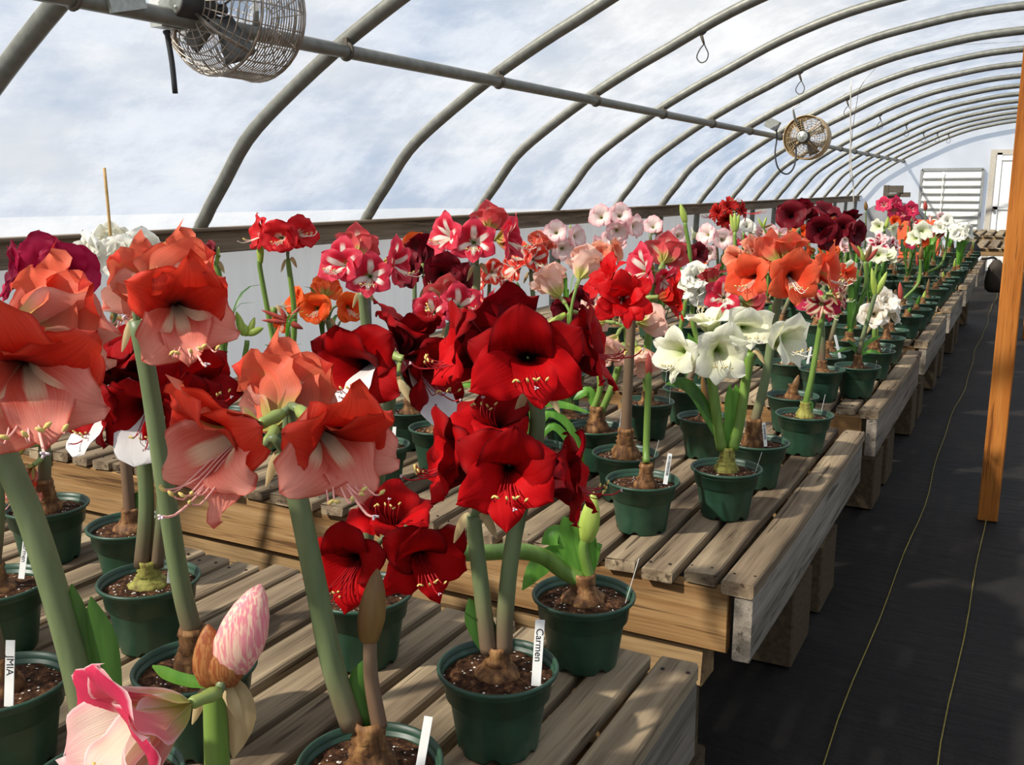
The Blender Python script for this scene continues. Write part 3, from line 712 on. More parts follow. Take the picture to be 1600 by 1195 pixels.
TY = {
 'coral': make_type('coral', (coral, corall), .117, .0365, 8, 58, 58, (.62, -.28), 1.0, .86, stam='pink', nar=.85, tw=.28),
 'dark': make_type('dark', (dark, darkl), .103, .0335, 10, 76, 30, (.55, -.24), .55, .80, stam='red', nar=.8, tw=.2),
 'darkw': make_type('darkw', (dark, dark), .108, .036, 10, 60, 40, (.62, -.22), .7, .72, stam='red', nar=.8, tw=.2),
 'star': make_type('star', (starm,), .096, .031, 12, 80, 22, (.5, -.22), .3, .78, stam='pale', nar=.8),
 'lemon': make_type('lemon', (wgm,), .110, .033, 10, 66, 32, (.6, -.25), .35, .78, stam='pale', nar=.8, tw=.2),
 'orange_coral': make_type('orange_coral', (orm,), .106, .0325, 12, 70, 34, (.55, -.28), .3, .74, stam='pale', nar=.85, tw=.2),
 'scarlet_double': make_type('scarlet_double', (rdm,), .096, .021, 20, 84, 22, (.4, -.2), .3, .62, 2, stam=None, tw=.25),
 'pale_pink': make_type('pale_pink', (ppm,), .112, .040, 10, 44, 40, (.7, -.1), .9, .48, stam='pale'),
 'white_double': make_type('white_double', (wdm,), .094, .034, 18, 72, 34, (.5, -.2), 1.0, .55, 3, stam=None, tw=.35),
 'cream_double': make_type('cream_double', (cdm,), .092, .033, 18, 74, 28, (.5, -.2), .5, .6, 3, stam=None, tw=.25),
 'magenta': make_type('magenta', (mgm,), .095, .042, 14, 84, 16, (.45, -.12), .6, .45, stam=None, tw=.25),
 'scarlet_white': make_type('scarlet_white', (rwm,), .092, .039, 14, 82, 22, (.45, -.18), .7, .52, stam='pale', nar=.8),
 'orange': make_type('orange', (o2m,), .092, .038, 12, 66, 34, (.55, -.2), .7, .52, stam='pale'),
 'apple': make_type('apple', (abm,), .094, .034, 12, 74, 26, (.5, -.2), .5, .6, stam=None),
 'maroon': make_type('maroon', (mrm,), .1, .040, 12, 72, 28, (.5, -.18), .65, .55, stam=None),
 'spider': make_type('spider', (spm,), .09, .012, 20, 100, 70, (.3, 0), .3, .6, 2, stam='redl'),
 'pink_cream': make_type('pink_cream', (pkm, pkl), .122, .038, 9, 46, 40, (.65, -.18), .5, .66, stam='pale', nar=.85),
 'butterfly': make_type('butterfly', (btm,), .095, .022, 14, 84, 24, (.4, -.1), .3, .6, stam=None),
 'rose': make_type('rose', (rsm,), .095, .030, 14, 74, 26, (.5, -.2), .5, .66, stam='pale'),
 'salmon': make_type('salmon', (slm,), .094, .035, 12, 74, 26, (.5, -.2), .5, .6, stam=None),
 'candy': make_type('candy', (psm,), .1, .018, 25, 92, 10, (.3, -.1), .5, .6, 3, stam=None),
 'red_white': make_type('red_white', (rom,), .095, .036, 14, 78, 24, (.5, -.2), .5, .6, stam='pale'),
}
_w = MB().add(*petal_mb(.122, .036, 10, 44, 10, .5, -.1, .3, .45, 77, 14, 8)).mesh('petal'); _w.materials.append(whitep); TY['darkw']['pm']['white'] = _w
# stamens
M_fil = {'pink': flat('pink_filament', '#f0b0a4', .5), 'red': flat('red_filament', '#a8121a', .5), 'pale': flat('pale_filament', '#efe6cf', .5), 'redl': flat('spider_filament', '#b01818', .5)}
M_anther = flat('pollen_anther', '#d8c070', .8); M_stig = flat('white_stigma', '#d8c4c8', .6)
SM = {}
def stamens(kind):
    if kind in SM: return SM[kind]
    f, a, p = MB(), MB(), MB(); rnd = random.Random(9); ln = 1.35 if kind == 'redl' else 1.0
    for k in range(6):
        sx = (k - 2.5) * .0042; ex = sx * 2.0 + rnd.uniform(-.004, .004); dz = rnd.uniform(-.010, .010)
        pts = bez([(sx * .5, -.004, .012), (sx, -.014, .045), (sx * 1.5, -.028, .075), (ex, -.034 + rnd.uniform(-.004, .004), (.098 + dz) * ln), (ex * 1.1, -.026, (.110 + dz) * ln)], 12)
        f.tube(pts, .0009, 5)
        q = pts[-1]; d = Vector((rnd.uniform(-1, 1), .6, .3)).normalized() * .0038
        a.tube([Vector(q) - d, Vector(q), Vector(q) + d], [.001, .0022, .001], 6)
    pts = bez([(0, -.004, .012), (.001, -.018, .05), (.004, -.036, .09), (.006, -.042, .12 * ln), (.007, -.036, .134 * ln)], 12); p.tube(pts, .0013, 5)
    st = MB()
    for k in range(3):
        an = k * 2.09; st.tube([pts[-1], (pts[-1][0] + .006 * math.cos(an) * .6, pts[-1][1] + .0025 * math.sin(an), pts[-1][2] + .003)], [.0014, .0011], 5)
    out = []
    for nm, mb, mt in (('stamen_filaments', f, M_fil[kind]), ('anthers', a, M_anther), ('pistil', p, M_fil[kind]), ('stigma', st, M_stig)):
        me = mb.mesh(nm); me.materials.append(mt); out.append((nm, me))
    SM[kind] = out; return out
TUBE = MB().lathe([(.0005, -.034), (.0055, -.033), (.0072, -.024), (.0058, -.014), (.0062, -.005), (.005, -.001), (.0005, -.001)], 12).mesh('flower_tube')
TUBE.materials.append(mk_green('flower_tube_green', '#7d8f4a', '#9aa85e', None, .1))

FJ = random.Random(4)
def flower(root, typ, B, axis, size, hi=True, white=False, roll=0.0):
    """B: receptacle of the flower in world space, axis: where it faces"""
    T = TY[typ]; z = Vector(tuple(axis)).normalized(); y = Vector((0, 0, 1)) - z * z.z
    if y.length < .15: y = Vector((0, 1, 0)) - z * z.y
    y.normalize(); x = y.cross(z)
    Mx = Matrix((x, y, z)).transposed().to_4x4() @ Matrix.Rotation(roll, 4, 'Z')
    Mx = Matrix.Translation(Vector(tuple(map(float, B))) - root.location) @ Mx @ Matrix.Scale(size, 4)
    if not hi:
        return link('flower', T['far'], root, Mx)
    fo = link('flower', TUBE, root, Mx)
    for k, az in T['lay']:
        me = T['pm']['white'] if (white and k == 'bottom') else T['pm'][k]
        o = link('petal', me, fo, Matrix.Rotation(math.radians(az + FJ.uniform(-6, 6)), 4, 'Z') @ Matrix.Rotation(math.radians(FJ.uniform(-9, 9)), 4, 'Y') @ Matrix.Rotation(math.radians(FJ.uniform(-10, 10)), 4, 'X'))
        if white and k == 'bottom': o['label'] = 'flat white lower petal'
    if T['stam']:
        for nm, me in stamens(T['stam']): link(nm, me, fo, Matrix.Scale({'pink': 1.0, 'redl': 1.0}.get(T['stam'], .80), 4))
    return fo

# ------------------------------------------------------------------ pots, bulbs, leaves, tags
def pot_mesh():
    n = 48; m = MB()
    prof = [(.052, .004), (.0545, .0), (.0555, .003), (.0655, .070), (.0668, .0745), (.0715, .0775), (.0755, .108), (.0775, .1085), (.0825, .111), (.0832, .1145), (.0815, .117), (.0785, .1165), (.0765, .109), (.0715, .090), (.070, .080)]
    m.lathe(prof, n)
    for i in range(n):
        if (i % 8) in (0, 1):
            for j in (0, 1, 2):
                x, y, z = m.v[j * n + i]; m.v[j * n + i] = (x, y, z + .007)
    m.add([(.052 * math.cos(2 * math.pi * k / n), .052 * math.sin(2 * math.pi * k / n), .008) for k in range(n)], [list(range(n - 1, -1, -1))])
    me = m.mesh('pot'); me.materials.append(M_pot); return me
POT = pot_mesh()
def soil_mesh(seed):
    m = MB(); n = 24; rings = [0.0005, .02, .038, .055, .066, .0745]; rnd = random.Random(seed); vs = []
    for j, r in enumerate(rings):
        for k in range(n):
            a = 2 * math.pi * k / n; vs.append((r * math.cos(a), r * math.sin(a), .1005 + .007 * (1 - (r / .075) ** 2) + rnd.uniform(-.0022, .0022)))
    fs = [[j * n + k, j * n + (k + 1) % n, j * n + n + (k + 1) % n, j * n + n + k] for j in range(len(rings) - 1) for k in range(n)]
    me = MB().add(vs, fs).mesh('soil'); me.materials.append(M_soil); return me
SOIL = [soil_mesh(i) for i in range(4)]
def bulb_mesh(kind, seed):
    rnd = random.Random(seed)
    prof = {'low': [(.036, .096), (.038, .104), (.034, .112), (.026, .118), (.0215, .124), (.0225, .127), (.019, .132), (.0205, .137), (.018, .142), (.0195, .148), (.017, .154), (.012, .151)],
            'tall': [(.031, .096), (.034, .106), (.032, .118), (.026, .128), (.027, .131), (.021, .138), (.023, .142), (.019, .149), (.0215, .154), (.018, .160), (.0205, .166), (.017, .176), (.010, .170)],
            'bare': [(.028, .096), (.030, .106), (.027, .116), (.020, .126), (.021, .129), (.016, .136), (.0175, .141), (.014, .149), (.016, .156), (.008, .154)]}[kind]
    me = MB().lathe(prof, 16, jit=lambda j, k: rnd.uniform(-.12, .12)).mesh('bulb'); return me
BULB = {}
for kd in ('low', 'tall', 'bare'):
    for mt, mm in (('b', M_bulb), ('g', M_bulbg)):
        for s in range(3):
            me = bulb_mesh(kd, s + 3); me.materials.append(mm); BULB[kd, mt, s] = me
def leaf_mb(pts, w, fold=.25, tipn=.7, N=None):
    N = Vector((0, 0, .55)) - Vector(tuple(FH)) * .8 if N is None else Vector(tuple(N))
    P = [Vector(tuple(p)) for p in bez(pts, 12)]; n = len(P); vs = []; side0 = None
    for i, p in enumerate(P):
        t = (P[min(i + 1, n - 1)] - P[max(i - 1, 0)]).normalized(); s = i / (n - 1)
        side = t.cross(N)
        if side.length < .2: side = side0 if side0 else t.cross(Vector((0, 0, 1)) + Vector(tuple(FH)) * .1)
        side = (side - t * side.dot(t)).normalized()
        if side0 is not None and side.dot(side0) < 0: side = -side
        if side0 is not None: side = (side * .4 + side0 * .6); side = (side - t * side.dot(t)).normalized()
        side0 = side; nn = t.cross(side)
        ww = w / 2 * min(1, .55 + s * 1.6) * (1 - max(0, (s - tipn) / (1 - tipn)) ** 1.7) + .0008
        for v in (-1, -.5, 0, .5, 1): vs.append(p + side * v * ww + nn * (abs(v) ** 1.5) * ww * fold)
    fs = [[i * 5 + j, i * 5 + j + 1, i * 5 + j + 6, i * 5 + j + 5] for i in range(n - 1) for j in range(4)]
    return MB().add(vs, fs)
def bud_mb(a, b, w, split=0):
    """closed bud from a (base) to b (tip)"""
    a, b = Vector(tuple(a)), Vector(tuple(b)); d = b - a; L = d.length; q = Vector((0, 0, 1)).rotation_difference(d).to_matrix()
    prof = [(.25, 0), (.36, .06), (.42, .16), (.5, .32), (.48, .5), (.38, .7), (.22, .88), (.08, .97), (.005, 1)]
    return MB().lathe([(r * w, z * L) for r, z in prof], 12, a, q, jit=lambda j, k: .08 * math.cos(k * math.pi / 2) + .05 * (1 if k % 4 == 0 else 0))
TAGME = MB().bar(2, (0, 0, .045), (.016, .0012, .11), .0004, 0, 0, 1).mesh('plant_tag'); TAGME.materials.append(M_tag)
def text_mesh(txt, size):
    cu = bpy.data.curves.new('lettering', 'FONT'); cu.body = txt; cu.size = size; cu.align_x = 'CENTER'; cu.align_y = 'CENTER'; cu.extrude = .0002
    o = bpy.data.objects.new('lettering', cu); C.objects.link(o); dg = bpy.context.evaluated_depsgraph_get()
    me = bpy.data.meshes.new_from_object(o.evaluated_get(dg)); bpy.data.objects.remove(o); bpy.data.curves.remove(cu); me.materials.clear(); me.materials.append(M_ink); return me

PLANTS = []; OBST = []
def plant(label, rim, group='potted amaryllis on the benches', **kw):
    """rim: pixel of the rim centre, or ('h', px, py, depth) for a pot that is hidden: then it stands straight below that bloom"""
    if rim[0] == 'h':
        p = at_d(rim[1], rim[2], rim[3]); pos = np.array([p[0], p[1]]); fixed = False
    elif rim[0] == 'w': pos = np.array(rim[1:3], float); fixed = rim[3] if len(rim) > 3 else True
    else: pos = onz(rim[0], rim[1], ZB + .115)[:2]; fixed = kw.pop('fixed', True)
    PLANTS.append(dict(label=label, pos=pos, fixed=fixed, group=group, kw=kw))

def settle():
    def clampy(p, f):
        if f: return
        best = min(BEN, key=lambda b: 0 if b[0] + .09 <= p[1] <= b[1] - .09 else min(abs(p[1] - b[0] - .09), abs(p[1] - b[1] + .09)))
        p[1] = min(max(p[1], best[0] + .09), best[1] - .09); p[0] = min(max(p[0], -2.7), XR - .10)
    for q in PLANTS: clampy(q['pos'], q['fixed'])
    for it in range(160):
        mv = False
        for i, a in enumerate(PLANTS):
            for b in PLANTS[i + 1:]:
                if a['fixed'] and b['fixed']: continue
                d = b['pos'] - a['pos']; L = np.linalg.norm(d)
                if L < .172:
                    if L < 1e-4: d = np.array([.6, .8]); L = 1
                    k = d / L * (.174 - min(L, .173)); mv = True
                    if a['fixed']: b['pos'] += k
                    elif b['fixed']: a['pos'] -= k
                    else: a['pos'] -= k / 2; b['pos'] += k / 2
        for q in PLANTS:
            for ox, oy, orad in OBST:
                d = q['pos'] - np.array([ox, oy]); L = np.linalg.norm(d)
                if not q['fixed'] and L < orad: q['pos'] += d / max(L, 1e-3) * (orad - L); mv = True
        for q in PLANTS: clampy(q['pos'], q['fixed'])
        if not mv: break

def grow(q, idx):
    rnd = random.Random(idx * 7 + 1); kw = q['kw']; x, y = q['pos']; root = empty('potted_amaryllis', (x, y, ZB + .0015)); off = (x, y, ZB + .0015)
    tag(root, q['label'], kw.get('cat', 'potted plant'), q['group'])
    link('pot', POT, root, Matrix.Rotation(rnd.uniform(0, 6.28), 4, 'Z')); link('soil', SOIL[idx % 4], root, Matrix.Rotation(rnd.uniform(0, 6.28), 4, 'Z'))
    pc = np.array([x, y, ZB + .115]); depth = float(np.dot(pc - O0, R[:, 2])); hi = kw.get('hi', depth < 4.2)
    bk = kw.get('bulb', 'low'); bc = kw.get('bulbc', 'b'); bd = np.array(kw.get('boff', (0, 0)))
    if bk:
        bs = kw.get('bs', 1.0) * .9
        link('bulb', BULB[bk, bc, idx % 3], root, Matrix.Translation((bd[0], bd[1], .10 * (1 - bs))) @ Matrix.Rotation(rnd.uniform(0, 6.28), 4, 'Z') @ Matrix.Diagonal((bs, bs, bs, 1)))
    btop = {'low': .150, 'tall': .172, 'bare': .152, None: .10}[bk]
    bt = np.array([x + bd[0], y + bd[1], ZB + btop - .012])
    def P(px, py, dt=0.0): return on_plane(px, py, pc, dt)
    def put(nm, mb, mat): return mb.build(nm, mat, root, off)
    for s in kw.get('scapes', []):
        pts = [P(*p) for p in s['p']]
        if s.get('up', True): pts = [bt + np.array([s.get('dx', 0) * RT[0], s.get('dx', 0) * RT[1], 0])] + pts
        r = s.get('r', .0105); C_ = bez(pts, 20); n = len(C_)
        top = C_[-1]; m = MB().tube(C_, [r * (1.08 - .22 * i / (n - 1)) for i in range(n)], 12); so = put('stem', m, s.get('mat', M_stem))
        sz = s.get('size', 1.0); ty = s.get('t')
        fl = list(s.get('f', []))
        if s.get('auto'):
            nf = s['auto']; a0 = rnd.uniform(-.5, .5) - math.pi / 2
            for k in range(nf):
                a = a0 + 2 * math.pi * k / nf + rnd.uniform(-.25, .25); v = camdir(math.cos(a), rnd.uniform(-.25, .15), -math.sin(a))
                fl.append((top + v * .055 * sz + np.array([0, 0, .03 * sz]), v, sz))
        for ff in fl:
            if isinstance(ff[0], np.ndarray): Bp, ax, fs = ff[0] - 0, ff[1], ff[2]; wh = False; rl = 0
            else:
                px, py, dr = ff[:3]; fs = (ff[3] if len(ff) > 3 and ff[3] else sz); wh = len(ff) > 4 and ff[4]; ex = ff[5] if len(ff) > 5 else 0
                ax = camdir(*dr); dt = np.dot(-ax[:2], FH[:2]) * .10 * fs + ex
                face = P(px, py, dt); Bp = face - ax * .045 * fs
            end = Bp - ax * .032 * fs
            flower(root, ff[6] if (not isinstance(ff[0], np.ndarray) and len(ff) > 6) else ty, Bp, ax, fs, hi, wh, rnd.uniform(-.12, .12))
            mid = (top + end) / 2 + np.array([0, 0, .018 * fs]) - ax * .012 * fs
            put('pedicel', MB().tube(bez([top - np.array([0, 0, .004]), mid, end], 8), .0048 * min(1, fs), 8), M_stem if ty not in ('lemon', 'pale_pink', 'white_double') else M_stemb)
        if fl and hi:
            for sg in (-1, 1):
                d = camdir(sg * .9, -.4 + .2 * sg, .5 * sg)
                put('spathe', leaf_mb([top + d * .004, top + d * .018 + np.array([0, 0, .004]), top + d * .036 + np.array([0, 0, -.022])], .011, .4), M_spathe)
        for b in s.get('buds', []):
            (ax_, ay_), (tx, ty_), w = b[:3]; bo = put('bud', bud_mb(P(ax_, ay_, b[4] if len(b) > 4 else 0), P(tx, ty_, b[4] if len(b) > 4 else 0), w), b[3])
    for lf in kw.get('leaves', []):
        pts = [P(*p) for p in lf[0]]
        if not (len(lf) > 3 and lf[3]): pts[0] = bt - np.array([0, 0, .004]) + (pts[0] - pts[0])
        put('leaf', leaf_mb(pts, lf[1]), lf[2] if len(lf) > 2 else M_leaf)
    al = kw.get('aleaf')
    if al:
        for k in range(al[0]):
            a = rnd.uniform(0, 6.28); d = np.array([math.cos(a), math.sin(a), 0]); L = al[1] * rnd.uniform(.7, 1.15); sp = rnd.uniform(.15, .5)
            b0 = bt - np.array([0, 0, .01]); pts = [b0, b0 + d * .02 + [0, 0, L * .45], b0 + d * L * sp * .6 + [0, 0, L * .85], b0 + d * L * sp * 1.2 + [0, 0, L * .9]]
            put('leaf', leaf_mb(pts, al[2], N=np.array([-d[0], -d[1], .6])), al[3] if len(al) > 3 else M_leafd)
    sh = kw.get('shoot')
    if sh:
        b0 = bt - np.array([0, 0, .012]); v = np.array([rnd.uniform(-.015, .015), rnd.uniform(-.015, .015), sh[0]])
        put('shoot', bud_mb(b0, b0 + v, sh[1]), sh[2])
    for tg in kw.get('tags', []):
        p0 = P(tg[0], tg[1], tg[6] if len(tg) > 6 else .0); ang = tg[2]; sc = tg[3]; yaw = tg[4] if len(tg) > 4 else 0
        bx = Matrix((Vector(tuple(RT)), Vector(tuple(FH)), Vector((0, 0, 1)))).transposed().to_4x4()
        Mx = Matrix.Translation(Vector(tuple(p0)) - root.location) @ bx @ Matrix.Rotation(math.radians(ang), 4, 'Y') @ Matrix.Rotation(math.radians(-14), 4, 'X') @ Matrix.Rotation(math.radians(yaw), 4, 'Z') @ Matrix.Scale(sc, 4)
        to = link('plant_tag', TAGME, root, Mx)
        if len(tg) > 5 and tg[5] == 'bar':
            bm = MB(); rr = random.Random(3); zz = .022
            while zz < .092:
                h = rr.choice((.0008, .0014, .002)); bm.box((.001, -.0009, zz), (.009, .0004, h)); zz += h + rr.choice((.001, .0016))
            b_ = bm.mesh('barcode'); b_.materials.append(M_ink); link('barcode', b_, to)
        elif len(tg) > 5 and tg[5]:
            link('lettering', text_mesh(tg[5], .017), to, Matrix.Translation((0, -.0009, .058)) @ Matrix.Rotation(math.pi / 2, 4, 'X') @ Matrix.Rotation(-math.pi / 2, 4, 'Z'))
    if kw.get('stake'):
        pts = [P(*p) for p in kw['stake']]; put('bamboo_stake', MB().tube(bez(pts, 10), .004, 7), M_bamboo)
    return root

# ------------------------------------------------------------------ the plants, nearest bench first
plant('potted amaryllis with two dark red heads one above the other, tag reading Carmen', (778, 1042), bulb='low', bs=.95,
  scapes=[dict(dx=-.012, p=[(757, 960), (744, 850), (740, 805)], r=.0115, mat=M_stem, t='dark', size=1.0, f=[(797, 738, (.02, -.12, 1)), (706, 710, (-.92, .05, .28)), (772, 655, (-.15, .75, .55), .9, False, -.05), (890, 742, (.93, .1, .12))]),
          dict(dx=.008, p=[(790, 950), (803, 840), (838, 680), (836, 610)], r=.0115, t='dark', size=.98, f=[(826, 562, (.0, -.08, 1)), (724, 545, (-.92, .15, .2)), (785, 508, (-.3, .5, -.55), .9, False, .0), (920, 538, (.9, .28, .15))])],
  leaves=[([(770, 1030), (752, 985), (733, 935)], .030, M_leafd), ([(772, 1030), (764, 990), (768, 965)], .018, M_leafd)],
  tags=[(838, 1062, 4, .78, 0, 'Carmen', .045)])
plant('potted amaryllis with a drooping bent stem carrying a low dark red head', (912, 929), bulb='low', bs=1.05,
  scapes=[dict(p=[(882, 893), (850, 870, .02), (810, 861, .05), (740, 864, .10), (670, 862, .14), (632, 848, .15)], r=.013, mat=M_stemb, t='dark', size=.92,
               f=[(662, 872, (.32, -.22, .9), 0, False, .13), (543, 885, (-.42, -.25, .85), 0, False, .13), (612, 806, (.0, .55, .4), .92, False, .07)]),
          dict(dx=.01, p=[(912, 860), (916, 838)], r=.009, mat=M_stemb, buds=[((916, 845), (928, 768), .032, M_bud)])],
  leaves=[([(900, 890), (872, 868), (840, 885), (816, 922)], .034), ([(900, 885), (880, 840), (862, 838), (846, 850)], .030), ([(900, 880), (893, 840), (880, 806)], .026),
          ([(905, 880), (925, 850), (932, 842)], .030), ([(905, 880), (905, 835), (898, 812)], .026)],
  tags=[(978, 940, 18, .72, 75, None, .0)])
plant('potted coral amaryllis with three big blooms and a brown pointed bud beside its stem', (578, 1192), bulb='tall', bs=1.0,
  scapes=[dict(dx=-.018, p=[(520, 1040), (497, 930), (468, 790), (448, 705)], r=.0125, t='coral', size=1.0,
               f=[(352, 690, (-.5, -.32, .8)), (512, 690, (.52, -.38, .76)), (447, 632, (.05, .5, -.8), 1.0, False, .02)]),
          dict(dx=.012, p=[(580, 1060), (578, 985)], r=.0085, mat=M_stembr, buds=[((576, 1002), (590, 888), .030, M_budbr)])],
  leaves=[([(566, 1150), (560, 1080), (570, 1030)], .022, M_leafd)], tags=[(655, 1205, 10, .6, 0, None, .03)])
plant('potted coral amaryllis at the left edge with the largest, nearest bloom', (165, 1218), bulb='tall',
  scapes=[dict(dx=-.012, p=[(110, 1010), (52, 820), (4, 700), (-18, 610)], r=.0145, t='coral', size=1.12,
               f=[(38, 585, (.42, -.3, .86)), (75, 500, (.35, .35, -.6), 1.1, False, -.02), (-80, 560, (-.8, -.1, .5))])],
  leaves=[([(150, 1150), (128, 1040), (112, 912)], .032, M_leafd), ([(160, 1150), (160, 1050), (142, 932)], .036, M_leafd)])
plant('green pot at the bottom left corner with a tag lettered JMIA', (4, 1066), bulb='bare', tags=[(14, 1094, 0, .75, 0, 'JMIA', .05)],
  scapes=[dict(p=[(-18, 950), (-22, 860)], r=.010)])
plant('potted coral amaryllis with a tall straight stem leaning from the brown bulb', (305, 1040), bulb='tall', bs=1.05,
  scapes=[dict(p=[(280, 900), (252, 720), (232, 590), (214, 500)], r=.0125, t='coral', size=1.02,
               f=[(283, 487, (.45, -.32, .82)), (232, 455, (-.6, .2, -.5), .95, False, -.02), (272, 440, (.15, .5, -.8), 1.0, False, .0)])])
plant('pink and cream amaryllis bloom with buds and a withered spathe, lowest in front', ('w', -.665, .60), bulb='low', fixed=True,
  scapes=[dict(p=[(338, 1240), (337, 1120), (334, 1078)], r=.0125, mat=M_stemb, t='pink_cream', size=.98, f=[(225, 1130, (-.62, -.12, .75))],
               buds=[((334, 1070), (325, 975), .032, M_budrb), ((348, 1066), (366, 988), .038, M_budrb), ((360, 1045), (408, 912), .046, M_budpk)])],
  leaves=[([(338, 1078), (362, 1090), (372, 1125), (364, 1185)], .032, M_spathe, True), ([(330, 1070), (275, 1058), (238, 1040)], .010, M_leaf, True)])
plant('potted dark red amaryllis with white lower petals at left, green bulb showing', (233, 905), bulb='low', bulbc='g',
  scapes=[dict(dx=-.01, p=[(229, 790), (222, 690), (218, 640)], r=.0125, t='darkw', size=1.02,
               f=[(158, 640, (-.6, -.35, .7), 1.0, True), (232, 640, (.05, -.5, .85), 1.02, True), (305, 600, (.75, .1, .5)), (190, 570, (-.2, .6, .3))]),
          dict(dx=.015, p=[(254, 780), (250, 700)], r=.010, t='dark', size=.95, f=[(285, 640, (.5, -.3, .6)), (262, 590, (.2, .6, -.4))])],
  tags=[(266, 905, 3, .6, 30, None, .02)])
plant('green pot with a ringed brown bulb and small coral blooms at the left edge', (72, 790), bulb='tall', bulbc='b', bs=1.05,
  scapes=[dict(p=[(70, 710), (66, 650)], r=.0125, t='coral', size=.82, f=[(30, 745, (-.3, -.5, .8)), (8, 700, (-.8, -.1, .4))])],
  tags=[(48, 800, -30, .75, 0, 'SA', .03)])
plant('green pot with rounded dark leaves between the coral stem and the bench board', (205, 820), bulb='low',
  scapes=[dict(p=[(200, 760), (190, 660)], r=.0115, mat=M_stembr, t='dark', size=.92, f=[(150, 575, (-.5, .3, .4)), (210, 560, (.3, .4, .7))])],
  leaves=[([(205, 800), (210, 790), (220, 768)], .035, M_leafd), ([(210, 810), (216, 830), (222, 850)], .035, M_leafd)])
plant('green pot cut by the left edge with a tag lettered carmen', (-8, 912), bulb='low', tags=[(34, 898, 6, .62, 0, 'carmen', .045)],
  scapes=[dict(p=[(-2, 800), (-6, 700)], r=.010)])
plant('potted dark red amaryllis with a white lower petal, behind the coral blooms', (565, 925), bulb='low',
  scapes=[dict(p=[(575, 830), (596, 720), (612, 600)], r=.0115, t='darkw', size=1.0,
               f=[(560, 572, (-.35, -.2, .9), 1.05, True), (668, 575, (.72, -.25, .55), 1.05, True), (640, 515, (.2, .75, .1), .95, False, -.06)])])
plant('green pot with bright arching strap leaves behind the dark red heads', (838, 700), bulb='low',
  leaves=[([(845, 690), (855, 645), (890, 665), (908, 715), (912, 755)], .020), ([(845, 690), (865, 665), (895, 700), (903, 755)], .020), ([(840, 690), (835, 635), (880, 632), (922, 645)], .018),
          ([(835, 690), (790, 610), (735, 585), (692, 600)], .018), ([(835, 690), (800, 640), (760, 600), (748, 570)], .018), ([(835, 690), (790, 640), (740, 600), (700, 615)], .016)])
# second bench
plant('green pot with a thin dark stem, small red bud and a tall bar code tag', (1004, 750), bulb='tall', bs=.85, boff=(.012, -.012),
  scapes=[dict(p=[(1010, 690), (1013, 600), (1014, 575)], r=.0075, mat=M_stemb, buds=[((1014, 588), (1013, 550), .016, M_budr)])], tags=[(1040, 752, 10, .62, 0, 'bar', .045)])
plant('potted amaryllis with pale lemon white blooms and thick green stems', (1135, 731), bulb='tall', bulbc='g', bs=.95,
  scapes=[dict(dx=-.012, p=[(1121, 660), (1112, 590), (1112, 565)], r=.0125, mat=M_stemb, t='lemon', size=.9, f=[(1124, 552, (.05, -.28, .95), .98), (1060, 552, (-.72, -.2, .5), .92), (1112, 500, (-.2, .7, .2), .85, False, -.05)]),
          dict(dx=.012, p=[(1155, 660), (1166, 590), (1172, 550)], r=.0125, mat=M_stemb, t='lemon', size=.88, f=[(1168, 512, (.25, -.15, .9), .88), (1228, 530, (.65, -.15, .7), .98)])],
  leaves=[([(1128, 700), (1095, 625), (1068, 598), (1040, 600)], .030, M_leafd), ([(1140, 700), (1142, 650), (1140, 600)], .026), ([(1146, 700), (1152, 640), (1150, 600)], .026)],
  tags=[(1180, 738, 20, .5, 70, None, .0)])
plant('potted amaryllis with a scarlet double head on a brown stem', (977, 708), bulb='tall', bs=1.15,
  scapes=[dict(p=[(981, 600), (986, 505), (985, 480)], r=.0125, mat=M_stembr, t='scarlet_double', size=.98,
               f=[(975, 468, (-.02, -.12, 1), 1.05), (945, 432, (-.6, .4, .4), .95, False, -.06), (1058, 462, (.92, .05, .2), .95)])], tags=[(1022, 718, 15, .5, 70, None, .0)])
plant('potted pale pink amaryllis with hanging blooms and a yellow bud spike', (932, 668), bulb='tall', bs=1.1,
  scapes=[dict(dx=-.012, p=[(937, 610), (936, 580)], r=.0085, mat=M_stemb, buds=[((937, 592), (935, 540), .022, M_bud)]),
          dict(dx=.012, p=[(958, 600), (978, 536)], r=.010, mat=M_stemb, t='pale_pink', size=.82, f=[(955, 540, (-.4, -.65, .5)), (1003, 560, (.3, -.85, .4)), (925, 500, (-.8, .1, -.2)), (1010, 500, (.6, .2, -.6))])],
  leaves=[([(935, 655), (920, 610), (895, 625)], .024)], tags=[(968, 672, 10, .5, 30, 'SA', .03)])
plant('potted red amaryllis with white star markings seen from below the scarlet double head', (1012, 627), bulb='low',
  scapes=[dict(p=[(1010, 560), (1020, 470), (1024, 445)], r=.0125, mat=M_stemb, t='star', size=1.05, f=[(1000, 420, (-.75, .1, .5), 1.1), (1042, 395, (.3, .6, -.55), 1.1), (1040, 440, (.5, -.4, .5), .9)])], tags=[(1046, 630, 4, .5, 80, None, .0)])
plant('green pot with a budding bulb half hidden by the lemon white plant', (1103, 652), bulb='low', shoot=(.12, .02, M_budbr))
plant('potted red amaryllis with a broad white stripe above the lemon white blooms', (1075, 607), bulb='low',
  scapes=[dict(p=[(1100, 540), (1122, 485)], r=.011, t='star', size=.98, f=[(1130, 462, (-.25, .1, .9), 1.0), (1178, 478, (.85, -.3, -.35), .95), (1110, 430, (-.3, .7, -.3), .8)])],
  leaves=[([(1080, 590), (1085, 550), (1075, 520)], .026)], tags=[(1040, 600, 5, .5, 80, None, 0)])
